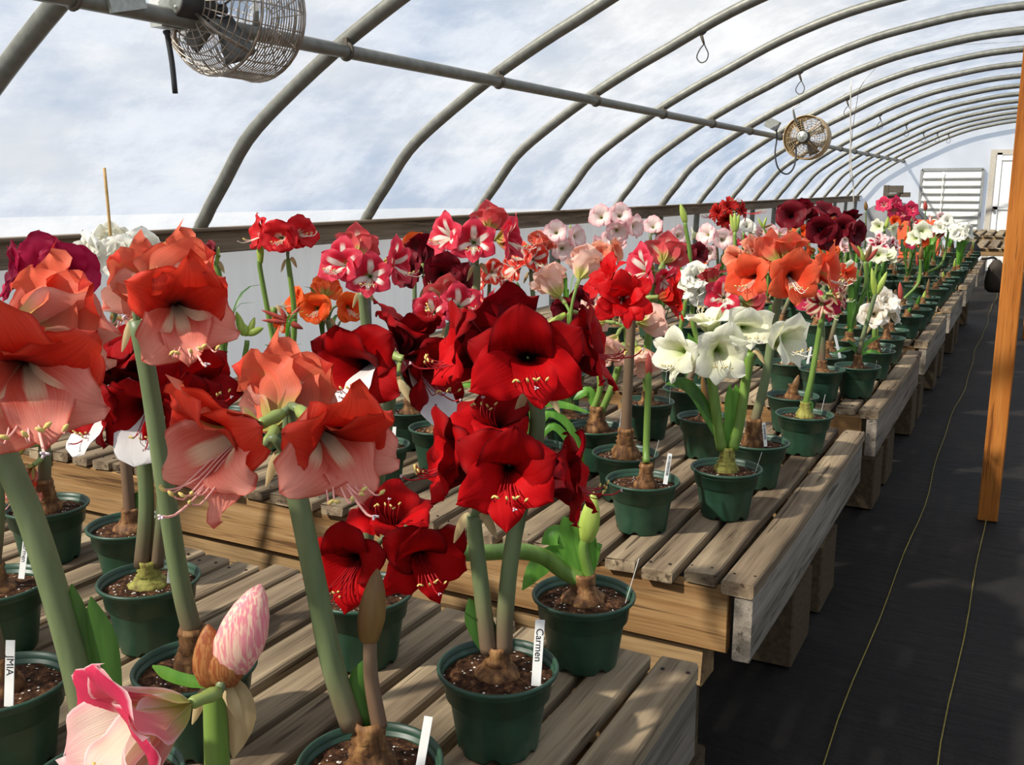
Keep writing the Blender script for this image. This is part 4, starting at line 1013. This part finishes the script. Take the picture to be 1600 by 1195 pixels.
plant('potted amaryllis with the bright orange coral head, tag by its bulb', (1183, 690), bulb='tall', bs=1.1, boff=(-.01, 0),
  scapes=[dict(p=[(1196, 590), (1210, 500), (1222, 440)], r=.0115, t='orange_coral', size=.98,
               f=[(1240, 432, (.08, -.22, 1), 1.02), (1172, 432, (-.68, -.15, .65), .95), (1292, 425, (.7, -.05, .6), .98), (1205, 395, (-.3, .5, -.6), .9), (1236, 385, (.1, .95, -.15), .75)])],
  tags=[(1196, 694, -4, .55, 0, 'bar', .04)])
plant('potted amaryllis with a slender green stem and a fading butterfly marked head', (1257, 647), bulb='bare', bulbc='g',
  scapes=[dict(p=[(1268, 590), (1280, 520), (1290, 462)], r=.0085, mat=M_stemb, t='butterfly', size=.62, f=[(1318, 462, (.75, -.15, .4)), (1280, 478, (-.5, -.4, .6)), (1300, 440, (.2, .6, -.3))])],
  leaves=[([(1262, 640), (1268, 630), (1264, 655)], .016)], tags=[(1284, 640, 15, .45, 60, None, .0)])
plant('green pot with a stubby brown shoot beside the slender stem', (1238, 618), bulb='bare', shoot=(.055, .022, M_budbr))
plant('green pot under the right hand lemon white bloom with a white tag', (1232, 566), bulb='low', tags=[(1262, 566, 14, .6, 0, None, .03)])
plant('green pot with a cut stem stub behind the slender stem', (1288, 556), bulb='low', shoot=(.02, .02, M_bud), tags=[(1312, 556, -12, .85, 30, None, .0)])
plant('potted pink star amaryllis low behind the dark red head', (685, 668), bulb='low',
  scapes=[dict(p=[(692, 590), (700, 530), (704, 505)], r=.0135, t='star', size=.92, f=[(672, 488, (-.35, -.1, .9)), (722, 475, (.35, .15, .85)), (758, 480, (.9, -.1, .1)), (690, 455, (-.3, .7, -.4))])])
plant('potted pink star amaryllis at left of the dark maroon blooms', (590, 695), bulb='low', tags=[(614, 705, 3, .62, 0, None, .03)],
  scapes=[dict(p=[(583, 580), (570, 500), (566, 455)], r=.0125, t='star', size=.95, f=[(532, 412, (-.4, .05, .9)), (577, 432, (.05, -.1, 1), .9), (622, 412, (.85, -.05, .35)), (560, 385, (.1, .6, -.6))])])
plant('green pot with a white star head highest behind the dark red heads', ('h', 748, 420, 2.58), bulb='low',
  scapes=[dict(p=[(748, 500), (745, 415)], r=.0115, t='star', size=.95, f=[(697, 368, (-.6, .05, .7)), (740, 378, (.0, -.08, 1)), (800, 372, (.85, 0, .4), 1.0), (770, 345, (.3, .7, -.5))])])
plant('green pot holding the darkest maroon blooms behind the pink stars', (640, 640), bulb='low',
  scapes=[dict(p=[(650, 540), (668, 450)], r=.0115, t='maroon', size=.95, f=[(640, 420, (-.6, .1, .5)), (690, 430, (.2, -.1, .9)), (722, 440, (.8, 0, .3)), (665, 395, (.1, .6, -.4))])])
plant('potted white double amaryllis held by a bamboo stake at left', ('h', 185, 450, 2.45), bulb='low',
  scapes=[dict(p=[(184, 560), (181, 440)], r=.0105, t='white_double', size=.95, f=[(140, 395, (-.6, -.1, .7)), (185, 400, (.05, -.15, 1), .9), (222, 392, (.65, .1, .6)), (180, 375, (0, .6, -.5), .9)], buds=[((250, 395), (263, 376), .02, M_bud)])],
  stake=[(163, 262), (172, 360), (182, 520), (190, 640)])
plant('potted magenta pink amaryllis at the left edge behind the coral bloom', ('h', 85, 470, 2.35), bulb='low',
  scapes=[dict(p=[(90, 560), (80, 460)], r=.0115, t='magenta', size=.95, f=[(60, 415, (-.2, .05, .95)), (108, 428, (.5, -.1, .8)), (15, 425, (-.8, .1, .5)), (85, 400, (.2, .6, -.5))])])
plant('potted scarlet amaryllis with a white throat and a bud in front, on the left', ('h', 440, 430, 3.05), bulb='low',
  scapes=[dict(dx=-.01, p=[(425, 520), (408, 430), (405, 405)], r=.0085, mat=M_stemb, buds=[((407, 412), (407, 362), .022, M_bud)]),
          dict(dx=.01, p=[(460, 500), (450, 405)], r=.0095, mat=M_stemb, t='scarlet_white', size=.92, f=[(437, 370, (.0, -.05, 1)), (402, 365, (-.85, 0, .4)), (472, 362, (.6, .25, .6))])])
plant('potted clear orange amaryllis below the left pink stars', ('h', 510, 510, 3.3), bulb='low',
  scapes=[dict(p=[(520, 540), (512, 500)], r=.011, t='orange', size=.92, f=[(462, 470, (-.75, .15, .5)), (492, 482, (-.1, -.1, .95)), (548, 480, (.55, -.15, .8)), (510, 450, (0, .6, -.6))])], aleaf=(4, .3, .014))
plant('slim purple stem with small pink opening buds on the left', ('h', 452, 515, 2.9), bulb='low',
  scapes=[dict(p=[(458, 570), (450, 505)], r=.0065, mat=M_stembr, buds=[((448, 500), (408, 484), .014, M_budr), ((448, 503), (408, 500), .014, M_budr), ((452, 500), (470, 478), .014, M_budr), ((452, 503), (474, 514), .018, M_budr), ((447, 498), (438, 480), .014, M_budr)])])
plant('green white budding amaryllis on a short stem at left', ('h', 388, 545, 2.8), bulb='low',
  scapes=[dict(p=[(386, 580), (386, 532)], r=.0085, mat=M_stemb, buds=[((382, 524), (369, 486), .024, M_bud), ((388, 522), (412, 512), .022, M_bud), ((386, 525), (383, 506), .022, M_bud), ((390, 520), (398, 495), .018, M_bud)])],
  aleaf=(5, .28, .010, M_leaf))
plant('green pot with narrow upright leaves below the left pink stars', ('h', 350, 560, 2.75), bulb='low', aleaf=(7, .34, .012, M_leafd),
  scapes=[dict(p=[(350, 500), (340, 420), (336, 412)], r=.010, mat=M_stemb, t='maroon', size=.45, f=[(328, 392, (-.4, .2, .5))], buds=[((338, 418), (342, 385), .012, M_bud)])])
plant('green pot with a pale thick stem near the white curtain', ('h', 430, 560, 3.25), bulb='low', aleaf=(4, .18, .014), scapes=[dict(p=[(431, 540), (428, 480)], r=.012, mat=M_stemb, t='orange', size=.8, f=[(440, 505, (-.3, -.5, .5), .6)])])
plant('pale pink amaryllis showing the green ribbed backs of its blooms', ('h', 890, 520, 2.75), bulb='low',
  scapes=[dict(p=[(872, 560), (890, 515)], r=.011, mat=M_stemb, t='pale_pink', size=.98, f=[(862, 448, (-.45, .62, -.45)), (912, 418, (.3, .75, -.5)), (925, 492, (.65, -.1, -.2), .8)], buds=[((884, 490), (845, 515), .02, M_bud)])],
  aleaf=(3, .3, .02))
plant('dark green bud spike beside the pale pink backs', ('h', 812, 480, 2.85), bulb='low', scapes=[dict(p=[(812, 560), (812, 500)], r=.0085, mat=M_stembr, buds=[((812, 500), (808, 440), .036, M_leafd)])], aleaf=(4, .3, .03))
plant('orange red amaryllis with white edges right of the tall star head', ('h', 835, 430, 3.6), bulb='low',
  scapes=[dict(p=[(832, 500), (830, 425)], r=.010, t='red_white', size=.86, f=[(838, 405, (.5, -.1, .8)), (815, 400, (-.4, .2, .7)), (800, 420, (-.7, -.3, .4)), (845, 380, (.2, .6, -.3))])])
plant('orange red blooms low among the pink stars', ('h', 775, 450, 4.05), bulb='low', scapes=[dict(p=[(765, 480), (765, 435)], r=.009, t='red_white', size=.84, f=[(770, 425, (.2, -.1, .9)), (748, 440, (-.6, 0, .5)), (790, 432, (.7, -.2, .5))])])
plant('small orange bloom peeping above the dark maroon head', ('h', 648, 395, 3.6), bulb='low', scapes=[dict(p=[(648, 470), (648, 395)], r=.009, t='orange', size=.75, f=[(648, 380, (.0, .2, .9))])])
# third bench and beyond
G2 = 'potted amaryllis farther down the benches'
plant('apple blossom amaryllis with a green bud, left of the pale pink backs', ('h', 872, 400, 4.25), G2, bulb='low', scapes=[dict(p=[(872, 440), (874, 385)], r=.009, t='apple', size=.84, f=[(868, 362, (-.2, .1, .95)), (850, 378, (-.7, -.1, .5)), (902, 370, (.6, 0, .7)), (880, 390, (.2, -.3, .8))], buds=[((891, 383), (891, 350), .018, M_bud)])])
plant('tallest apple blossom amaryllis, highest against the brown rail', ('h', 965, 380, 4.6), G2, bulb='low', scapes=[dict(p=[(958, 420), (955, 365)], r=.009, t='apple', size=.92, f=[(938, 338, (-.3, .1, .9)), (970, 335, (.2, .2, .9)), (993, 354, (.6, -.1, .7)), (965, 362, (.1, -.4, .8))])])
plant('salmon pink amaryllis below the tallest apple blossom', ('h', 940, 430, 4.0), G2, bulb='low', scapes=[dict(p=[(940, 450), (942, 410)], r=.009, t='salmon', size=.84, f=[(938, 398, (-.1, 0, 1)), (962, 392, (.7, .1, .5)), (912, 410, (-.7, -.1, .5))])])
plant('apple blossom amaryllis beside a dark red bud, right of the tallest one', ('h', 1020, 400, 5.0), G2, bulb='low', scapes=[dict(p=[(1018, 430), (1016, 365)], r=.009, t='apple', size=.86, f=[(1020, 352, (-.2, .3, .8)), (1062, 368, (.4, 0, .9)), (1040, 378, (-.3, -.3, .7))], buds=[((1024, 376), (1036, 356), .018, M_budr)])])
plant('tall green bud on a bare stem above the white double blooms', ('h', 1072, 400, 3.75), G2, bulb='low', scapes=[dict(p=[(1078, 420), (1070, 345)], r=.009, mat=M_stemb, buds=[((1071, 348), (1063, 318), .026, M_bud)])])
plant('white double amaryllis between the scarlet and the striped red heads', ('h', 1082, 450, 3.65), G2, bulb='low', scapes=[dict(p=[(1082, 500), (1084, 455)], r=.010, mat=M_stemb, t='white_double', size=.9, f=[(1090, 432, (.1, .1, .95)), (1068, 445, (-.6, -.1, .6)), (1100, 460, (.4, -.5, .6))])], hi=True)
plant('pale pink amaryllis with a wide open white bloom right of the green bud', ('h', 1120, 400, 4.8), G2, bulb='low', scapes=[dict(p=[(1122, 430), (1120, 388)], r=.009, t='apple', size=.86, f=[(1130, 374, (.1, -.05, 1)), (1103, 366, (-.6, .1, .6)), (1150, 362, (.6, .2, .5)), (1105, 395, (-.4, -.5, .5))])])
plant('spidery dark red amaryllis with thin curled petals, highest at centre right', ('h', 1140, 360, 5.2), G2, bulb='low', scapes=[dict(p=[(1140, 400), (1140, 345)], r=.009, t='spider', size=.95, f=[(1140, 320, (0, .3, .9)), (1118, 332, (-.7, 0, .6)), (1162, 328, (.7, .1, .6)), (1135, 345, (-.2, -.5, .8))])], hi=True)
plant('bright lime green opening bud beside the spidery red head', ('h', 1148, 385, 4.5), G2, bulb='low', scapes=[dict(p=[(1148, 420), (1148, 362)], r=.009, mat=M_stemb, buds=[((1147, 362), (1141, 334), .022, M_bud), ((1149, 362), (1155, 334), .022, M_bud), ((1148, 362), (1148, 332), .024, M_bud)])])
plant('peach amaryllis half hidden behind the orange coral head', ('h', 1160, 420, 3.9), G2, bulb='low', scapes=[dict(p=[(1160, 450), (1160, 410)], r=.009, t='salmon', size=.84, f=[(1148, 402, (-.6, -.1, .6)), (1178, 385, (.3, .4, .6))])])
plant('maroon amaryllis left of three dark heads by the rail', ('h', 1245, 370, 4.9), G2, bulb='low', scapes=[dict(p=[(1250, 420), (1248, 355)], r=.010, t='maroon', size=1.0, f=[(1236, 337, (-.35, .05, .9), 1.1), (1258, 330, (.5, .5, -.3))])])
plant('maroon amaryllis in the middle of three dark heads, tallest petals', ('h', 1290, 390, 4.7), G2, bulb='low', scapes=[dict(p=[(1290, 430), (1285, 375)], r=.010, t='maroon', size=1.0, f=[(1283, 360, (-.2, -.25, .9), 1.1), (1292, 330, (.1, .6, .5), 1.05), (1296, 372, (.3, -.5, .8), 1.0)])])
plant('maroon amaryllis at the right of three dark heads', ('h', 1328, 395, 4.9), G2, bulb='low', scapes=[dict(p=[(1330, 430), (1328, 375)], r=.010, t='maroon', size=1.0, f=[(1318, 355, (-.3, .1, .9), 1.0), (1338, 365, (.5, -.2, .8), 1.05), (1325, 340, (0, .7, -.2))])])
plant('rosy pink amaryllis low behind the slender stem', ('h', 1272, 490, 3.35), G2, bulb='low', scapes=[dict(p=[(1285, 520), (1282, 480)], r=.010, t='rose', size=.84, f=[(1266, 470, (-.5, -.2, .7)), (1296, 480, (.3, -.5, .8)), (1310, 462, (.7, .1, .5))])])
plant('amaryllis with a brown green bud cluster right of the orange coral head', ('h', 1352, 440, 4.1), G2, bulb='low', scapes=[dict(p=[(1352, 450), (1352, 408)], r=.010, mat=M_stemb, buds=[((1350, 408), (1340, 384), .022, M_bud), ((1352, 408), (1362, 382), .022, M_budbr), ((1353, 408), (1372, 388), .022, M_budr), ((1350, 406), (1328, 378), .02, M_budr)])], aleaf=(5, .3, .022))
plant('green pot with spiky leaves and lime bud at the third bench corner', (1340, 572), G2, bulb='tall', bulbc='b', bs=.85,
  scapes=[dict(p=[(1350, 520), (1366, 465), (1368, 460)], r=.0085, mat=M_stem, buds=[((1367, 462), (1362, 418), .022, M_bud), ((1369, 460), (1386, 424), .022, M_bud)])],
  leaves=[([(1342, 560), (1336, 545), (1320, 545), (1300, 553)], .012, M_leafd), ([(1342, 560), (1335, 540), (1324, 530)], .012, M_leafd), ([(1344, 560), (1356, 535), (1376, 525)], .014), ([(1345, 560), (1362, 548), (1378, 553)], .012)], tags=[(1368, 580, 8, .4, 70, None, 0)])
plant('cream double amaryllis beside the lime open bud', (1366, 548), G2, bulb='tall', hi=True, scapes=[dict(p=[(1366, 520), (1368, 505)], r=.009, mat=M_stemb, t='cream_double', size=.92, f=[(1365, 492, (-.3, -.2, .9)), (1385, 470, (.2, .3, .8)), (1402, 490, (.85, -.1, .4), .8)])], tags=[(1390, 556, 10, .5, 60, None, 0)])
plant('candy striped white and raspberry double amaryllis in the far rows', ('h', 1378, 420, 5.9), G2, bulb='low', hi=True, scapes=[dict(p=[(1383, 430), (1384, 392)], r=.009, t='candy', size=1.0, f=[(1372, 380, (-.4, .2, .9)), (1396, 386, (.5, .1, .9), .95)])], aleaf=(5, .3, .02))
plant('pale lemon amaryllis with wide open bloom in the far rows', ('h', 1440, 400, 6.6), G2, bulb='low', scapes=[dict(p=[(1438, 420), (1438, 380)], r=.010, mat=M_stemb, t='lemon', size=1.0, f=[(1441, 362, (.05, .1, 1), 1.05), (1430, 372, (-.6, 0, .5), .9)], buds=[((1440, 400), (1440, 382), .024, M_budbr)])])
plant('rosy red amaryllis high before the grey tank, right of its bud', ('h', 1425, 345, 8.2), G2, bulb='low', scapes=[dict(p=[(1424, 380), (1424, 340)], r=.010, t='rose', size=1.15, f=[(1424, 328, (.1, .1, .95)), (1412, 335, (-.6, -.1, .6))])])
plant('rosy red amaryllis high before the grey tank, left of the pair', ('h', 1395, 345, 8.0), G2, bulb='low', scapes=[dict(p=[(1394, 380), (1395, 332)], r=.010, t='rose', size=1.1, f=[(1381, 320, (-.5, .1, .8)), (1402, 318, (.4, .3, .8)), (1398, 330, (.1, -.3, .9))], buds=[((1390, 345), (1388, 325), .03, M_bud)])])
plant('lime green and white opening amaryllis above the candy striped one', ('h', 1382, 375, 7.0), G2, bulb='low', scapes=[dict(p=[(1382, 390), (1382, 358)], r=.009, mat=M_stemb, t='lemon', size=.85, f=[(1372, 354, (-.7, -.1, .5)), (1395, 358, (.6, -.3, .6))], buds=[((1384, 356), (1388, 338), .03, M_bud)])])
plant('tall slim stem with a closed yellow bud before the grey tank', ('h', 1353, 340, 7.4), G2, bulb='low', scapes=[dict(p=[(1352, 380), (1353, 328)], r=.007, mat=M_stem, buds=[((1353, 328), (1352, 314), .03, M_budbr)])])
plant('tall slim stem with a closed purple bud before the louvred shutter', ('h', 1446, 350, 9.3), G2, bulb='low', scapes=[dict(p=[(1446, 380), (1446, 328)], r=.007, mat=M_stem, buds=[((1446, 328), (1445, 314), .04, M_budr)])])
plant('leafy white amaryllis with several blooms before the far shutter, left of the pair', ('h', 1478, 390, 7.4), G2, bulb='low', scapes=[dict(p=[(1472, 410), (1482, 362)], r=.010, mat=M_stemb, t='white_double', size=.95, f=[(1468, 355, (-.6, .1, .6)), (1482, 344, (.1, .3, .9), .85)])], aleaf=(6, .36, .034, M_leaf))
plant('white amaryllis with the fullest double blooms at the far bench corner', ('h', 1503, 390, 8.0), G2, bulb='low', scapes=[dict(p=[(1504, 400), (1503, 376)], r=.011, mat=M_stemb, t='white_double', size=1.05, f=[(1498, 366, (-.2, 0, 1)), (1515, 362, (.6, .1, .7)), (1488, 362, (-.7, .2, .5)), (1505, 352, (0, .7, .3))])], aleaf=(5, .34, .034, M_leaf))
plant('pink and white bloom low in the far rows beside the orange board', ('h', 1420, 395, 7.0), G2, bulb='low', scapes=[dict(p=[(1425, 410), (1421, 386)], r=.009, mat=M_stemb, t='rose', size=.7, f=[(1423, 382, (.3, .1, .9))])], aleaf=(5, .3, .02))
plant('orange bloom in the far rows below the rosy pair', ('h', 1400, 365, 7.8), G2, bulb='low', scapes=[dict(p=[(1400, 385), (1400, 350)], r=.009, t='orange', size=.8, f=[(1399, 346, (.1, .1, .9))])])
plant('stem with a closed brown bud left of the pale lemon bloom in the far rows', ('h', 1434, 430, 5.6), G2, bulb='low', scapes=[dict(p=[(1436, 440), (1438, 402)], r=.008, mat=M_stemb, buds=[((1438, 405), (1440, 383), .028, M_budbr), ((1433, 415), (1432, 396), .014, M_budr)])])
plant('low red pointed bud spike in the middle rows', ('h', 1407, 470, 5.0), G2, bulb='low', scapes=[dict(p=[(1407, 470), (1407, 462)], r=.009, mat=M_stembr, buds=[((1407, 468), (1406, 440), .026, M_budr)])])
plant('dark red blooms low behind the green bud stem', ('h', 1085, 420, 4.6), G2, bulb='low', scapes=[dict(p=[(1080, 440), (1080, 405)], r=.009, t='maroon', size=.8, f=[(1072, 398, (-.3, -.1, .9)), (1092, 396, (.4, .1, .8))])])
plant('dark red blooms beneath the orange red ones at centre', ('h', 905, 490, 3.5), G2, bulb='low', scapes=[dict(p=[(905, 500), (893, 480)], r=.009, t='maroon', size=.8, f=[(885, 485, (-.3, -.3, .8)), (1000 - 90, 470, (.4, .1, .8))])])
plant('red bloom with white streaks behind the orange coral head', ('h', 1320, 440, 3.9), G2, bulb='low', scapes=[dict(p=[(1318, 450), (1316, 432)], r=.009, t='orange_coral', size=.8, f=[(1322, 428, (.5, -.1, .8))])])
plant('white bloom seen between the orange head and the bud cluster', ('h', 1328, 430, 4.6), G2, bulb='low', scapes=[dict(p=[(1330, 440), (1330, 425)], r=.009, mat=M_stemb, t='lemon', size=.6, f=[(1328, 420, (.2, .1, .9))])])
plant('rosy blooms behind the apple blossoms near the rail', ('h', 1205, 380, 6.3), G2, bulb='low', scapes=[dict(p=[(1205, 400), (1205, 370)], r=.009, t='apple', auto=3, size=.85)])
plant('green budding spikes before the rail between the spider and maroon heads', ('h', 1205, 350, 5.6), G2, bulb='low', scapes=[dict(p=[(1200, 380), (1192, 352)], r=.007, mat=M_stemb, buds=[((1192, 356), (1184, 340), .016, M_bud), ((1192, 356), (1198, 338), .016, M_bud), ((1192, 356), (1208, 350), .014, M_budbr)])], aleaf=(4, .3, .014))

# rows of small bulb pots along the aisle edge
GF = 'sprouting bulb pots along the aisle edge'
names = ['third', 'fourth', 'fifth', 'sixth', 'seventh']
pos_word = ['nearest', 'second', 'third', 'fourth', 'last']
for bi in range(2, 7):
    y0, y1 = BEN[bi]; ks = 4 if 6 > bi > 2 else 3; y1 = min(y1, 12.0)
    for k in range(ks):
        yy = (y0 + .14 + (y1 - y0 - .28) * k / (ks - 1)) if bi > 2 else (4.27, 4.52, 4.80)[k]
        rn = random.Random(bi * 10 + k)
        plant('sprouting bulb pot at the aisle edge of the %s bench, %s in line' % (names[bi - 2], pos_word[k] if k < ks - 1 else 'last'), ('w', -.515 - rn.uniform(0, .02), yy), GF, bulb='bare', bs=rn.uniform(.9, 1.1), shoot=(rn.uniform(.03, .12), .02, rn.choice([M_bud, M_budbr, M_leaf])),
              tags=[] if bi > 4 else [(0, 0, 12, .55, 60, None)] and [])
rn = random.Random(77); kinds = ['apple', 'lemon', 'salmon', 'rose', 'star', 'maroon', 'orange', 'white_double']
cw = {'apple': 'apple blossom pink', 'lemon': 'lemon white', 'salmon': 'salmon', 'rose': 'rosy pink', 'star': 'white starred red', 'maroon': 'maroon', 'orange': 'orange', 'white_double': 'white double'}
used = set()
for bi in range(2, 7):
    y0, y1 = BEN[bi]
    for col, xx in enumerate((-.74, -.97, -1.2, -1.45, -1.7, -1.95)):
        for row in range(3):
            yy = y0 + .15 + (y1 - y0 - .3) * row / 2; p = np.array([xx + rn.uniform(-.02, .02), yy + rn.uniform(-.03, .03)])
            if any(np.linalg.norm(q['pos'] - p) < .20 for q in PLANTS) or (bi == 6 and xx < -1.1): continue
            sit = ('front', 'middle', 'back')[row] + ' row of the ' + names[bi - 2] + ' bench, column %s from aisle' % (('two', 'three', 'four', 'five', 'six', 'seven')[col])
            if rn.random() < .55:
                plant('leafing bulb pot in the ' + sit, ('w', p[0], p[1], False), G2, bulb='tall', aleaf=(rn.randrange(3, 6), rn.uniform(.12, .26), .018, rn.choice([M_leaf, M_leafd])), shoot=(rn.uniform(.03, .1), .02, rn.choice([M_bud, M_budbr])))
            else:
                k = rn.choice(kinds); hgt = rn.uniform(.20, .34)
                c = proj_px((p[0], p[1], ZB + .15 + hgt))
                plant('%s bloom in the %s' % (cw[k], sit), ('w', p[0], p[1], False), G2, bulb='low', scapes=[dict(p=[c], r=.009, mat=M_stemb, t=k, auto=3, size=.78)], aleaf=(3, .22, .018))
_p = at_d(1432, 378, 11.3); OBST.append((XR - .20, 12.36, .30)); OBST.append((_p[0], min(max(_p[1], 10.9), 12.2) + .12, .42))
settle()
for i, q in enumerate(PLANTS): grow(q, i)

# ------------------------------------------------------------------ odds and ends at the far end
yt = 13.6; c = at_y(1394, 372, yt); rT = .46
tk = empty('grey_tank', (c[0], yt, 0)); tag(tk, 'grey round tank on legs with an iron fitting on top, beyond the benches', 'tank')
m = MB(); A_ = Matrix.Rotation(-math.pi / 2, 3, 'X')
m.lathe([(.001, -.62), (.20, -.60), (.36, -.55), (.44, -.47), (rT, -.40), (rT, .40), (.44, .47), (.36, .55), (.001, .62)], 36, (0, 0, c[2]), A_); m.build('tank_body', M_tank, tk)
m = MB(); m.lathe([(rT + .004, -.30), (rT + .012, -.30), (rT + .012, -.25), (rT + .004, -.25)], 36, (0, 0, c[2]), A_); m.build('band', M_fit, tk)
m = MB(); m.lathe([(.06, 0), (.06, .10), (.09, .10), (.09, .14), (.001, .14)], 12, (0, -.2, c[2] + rT - .02)); m.box((.0, -.2, c[2] + rT + .17), (.22, .09, .09)); m.box((.12, -.2, c[2] + rT + .10), (.16, .06, .06)); m.box((-.09, -.2, c[2] + rT + .14), (.06, .10, .16)); m.build('valve_fitting', M_fit, tk)
for sx in (-1, 1):
    for sy in (-1, 1):
        m = MB().bar(2, (sx * .26, sy * .38, (c[2] - .32) / 2), (.06, .06, c[2] - .32), .003, 0, 1, 1); m.build('leg', M_fit, tk)
def on_bench(px, py, d, lift=0): return at_d(px, py, d)
p = at_d(1432, 378, 11.3); p = np.array([p[0], min(max(p[1], 10.9), 12.2), ZB + .003])
ob = empty('orange_crate', p); tag(ob, 'orange red crate with a dark green panel on the far bench', 'crate')
m = MB(); m.bar(0, (0, 0, .24), (.50, .04, .40), .004, 0, 1, 1); m.build('front_panel', M_orange, ob)
m = MB(); m.bar(0, (0, .30, .24), (.50, .04, .40), .004, 0, 1, 1); m.build('rear_panel', M_orange, ob)
for sx in (-1, 1): MB().bar(1, (sx * .235, .15, .24), (.03, .26, .40), .003, 0, 1, 1).build('side_panel', M_orange, ob)
m = MB(); m.bar(0, (0, .15, .03), (.44, .26, .02), .003, 0, 1, 1); m.bar(0, (0, .02, .02), (.48, .06, .04), .003, 0, 1, 1); m.bar(0, (0, .28, .02), (.48, .06, .04), .003, 0, 1, 1); m.build('base', M_orange, ob)
m = MB(); m.bar(0, (-.03, -.024, .15), (.26, .008, .14), .002, 0, 1, 1); m.build('green_panel', M_dgreen, ob)
# dark sack hanging off the aisle corner of the last bench
sk = empty('hanging_sack', (XR + .115, 12.25, ZB - .36)); tag(sk, 'dark brown sack hanging in the aisle from the farthest bench corner', 'sack')
m = MB(); m.lathe([(.001, 0), (.06, .004), (.095, .04), (.105, .12), (.098, .22), (.08, .30), (.05, .35), (.03, .37), (.001, .375)], 18, (0, 0, 0), jit=lambda j, k: .07 * math.sin(k * 2.1 + j * .8)); m.build('sack_body', M_tarp, sk)
m = MB(); m.tube(bez([(0, 0, .365), (-.04, 0, .395), (-.10, 0, .382), (-.16, 0, .376)], 10), .014, 7); m.build('sack_strap', M_black, sk)
root = empty('black_bag', (XR - .20, 12.36, ZB + .002)); tag(root, 'small black bag with a handle on the far bench corner', 'bag')
m = MB(); m.lathe([(.001, .004), (.10, .004), (.13, .04), (.13, .12), (.09, .18), (.03, .20), (.001, .20)], 14, (0, 0, 0), jit=lambda j, k: .08 * math.sin(k * 1.7 + j)); m.build('bag_body', M_black, root)
m = MB(); m.tube(bez([(.06, 0, .17), (.10, 0, .25), (.0, 0, .30), (-.10, 0, .25), (-.06, 0, .17)], 12), .012, 6); m.build('handle', M_black, root)
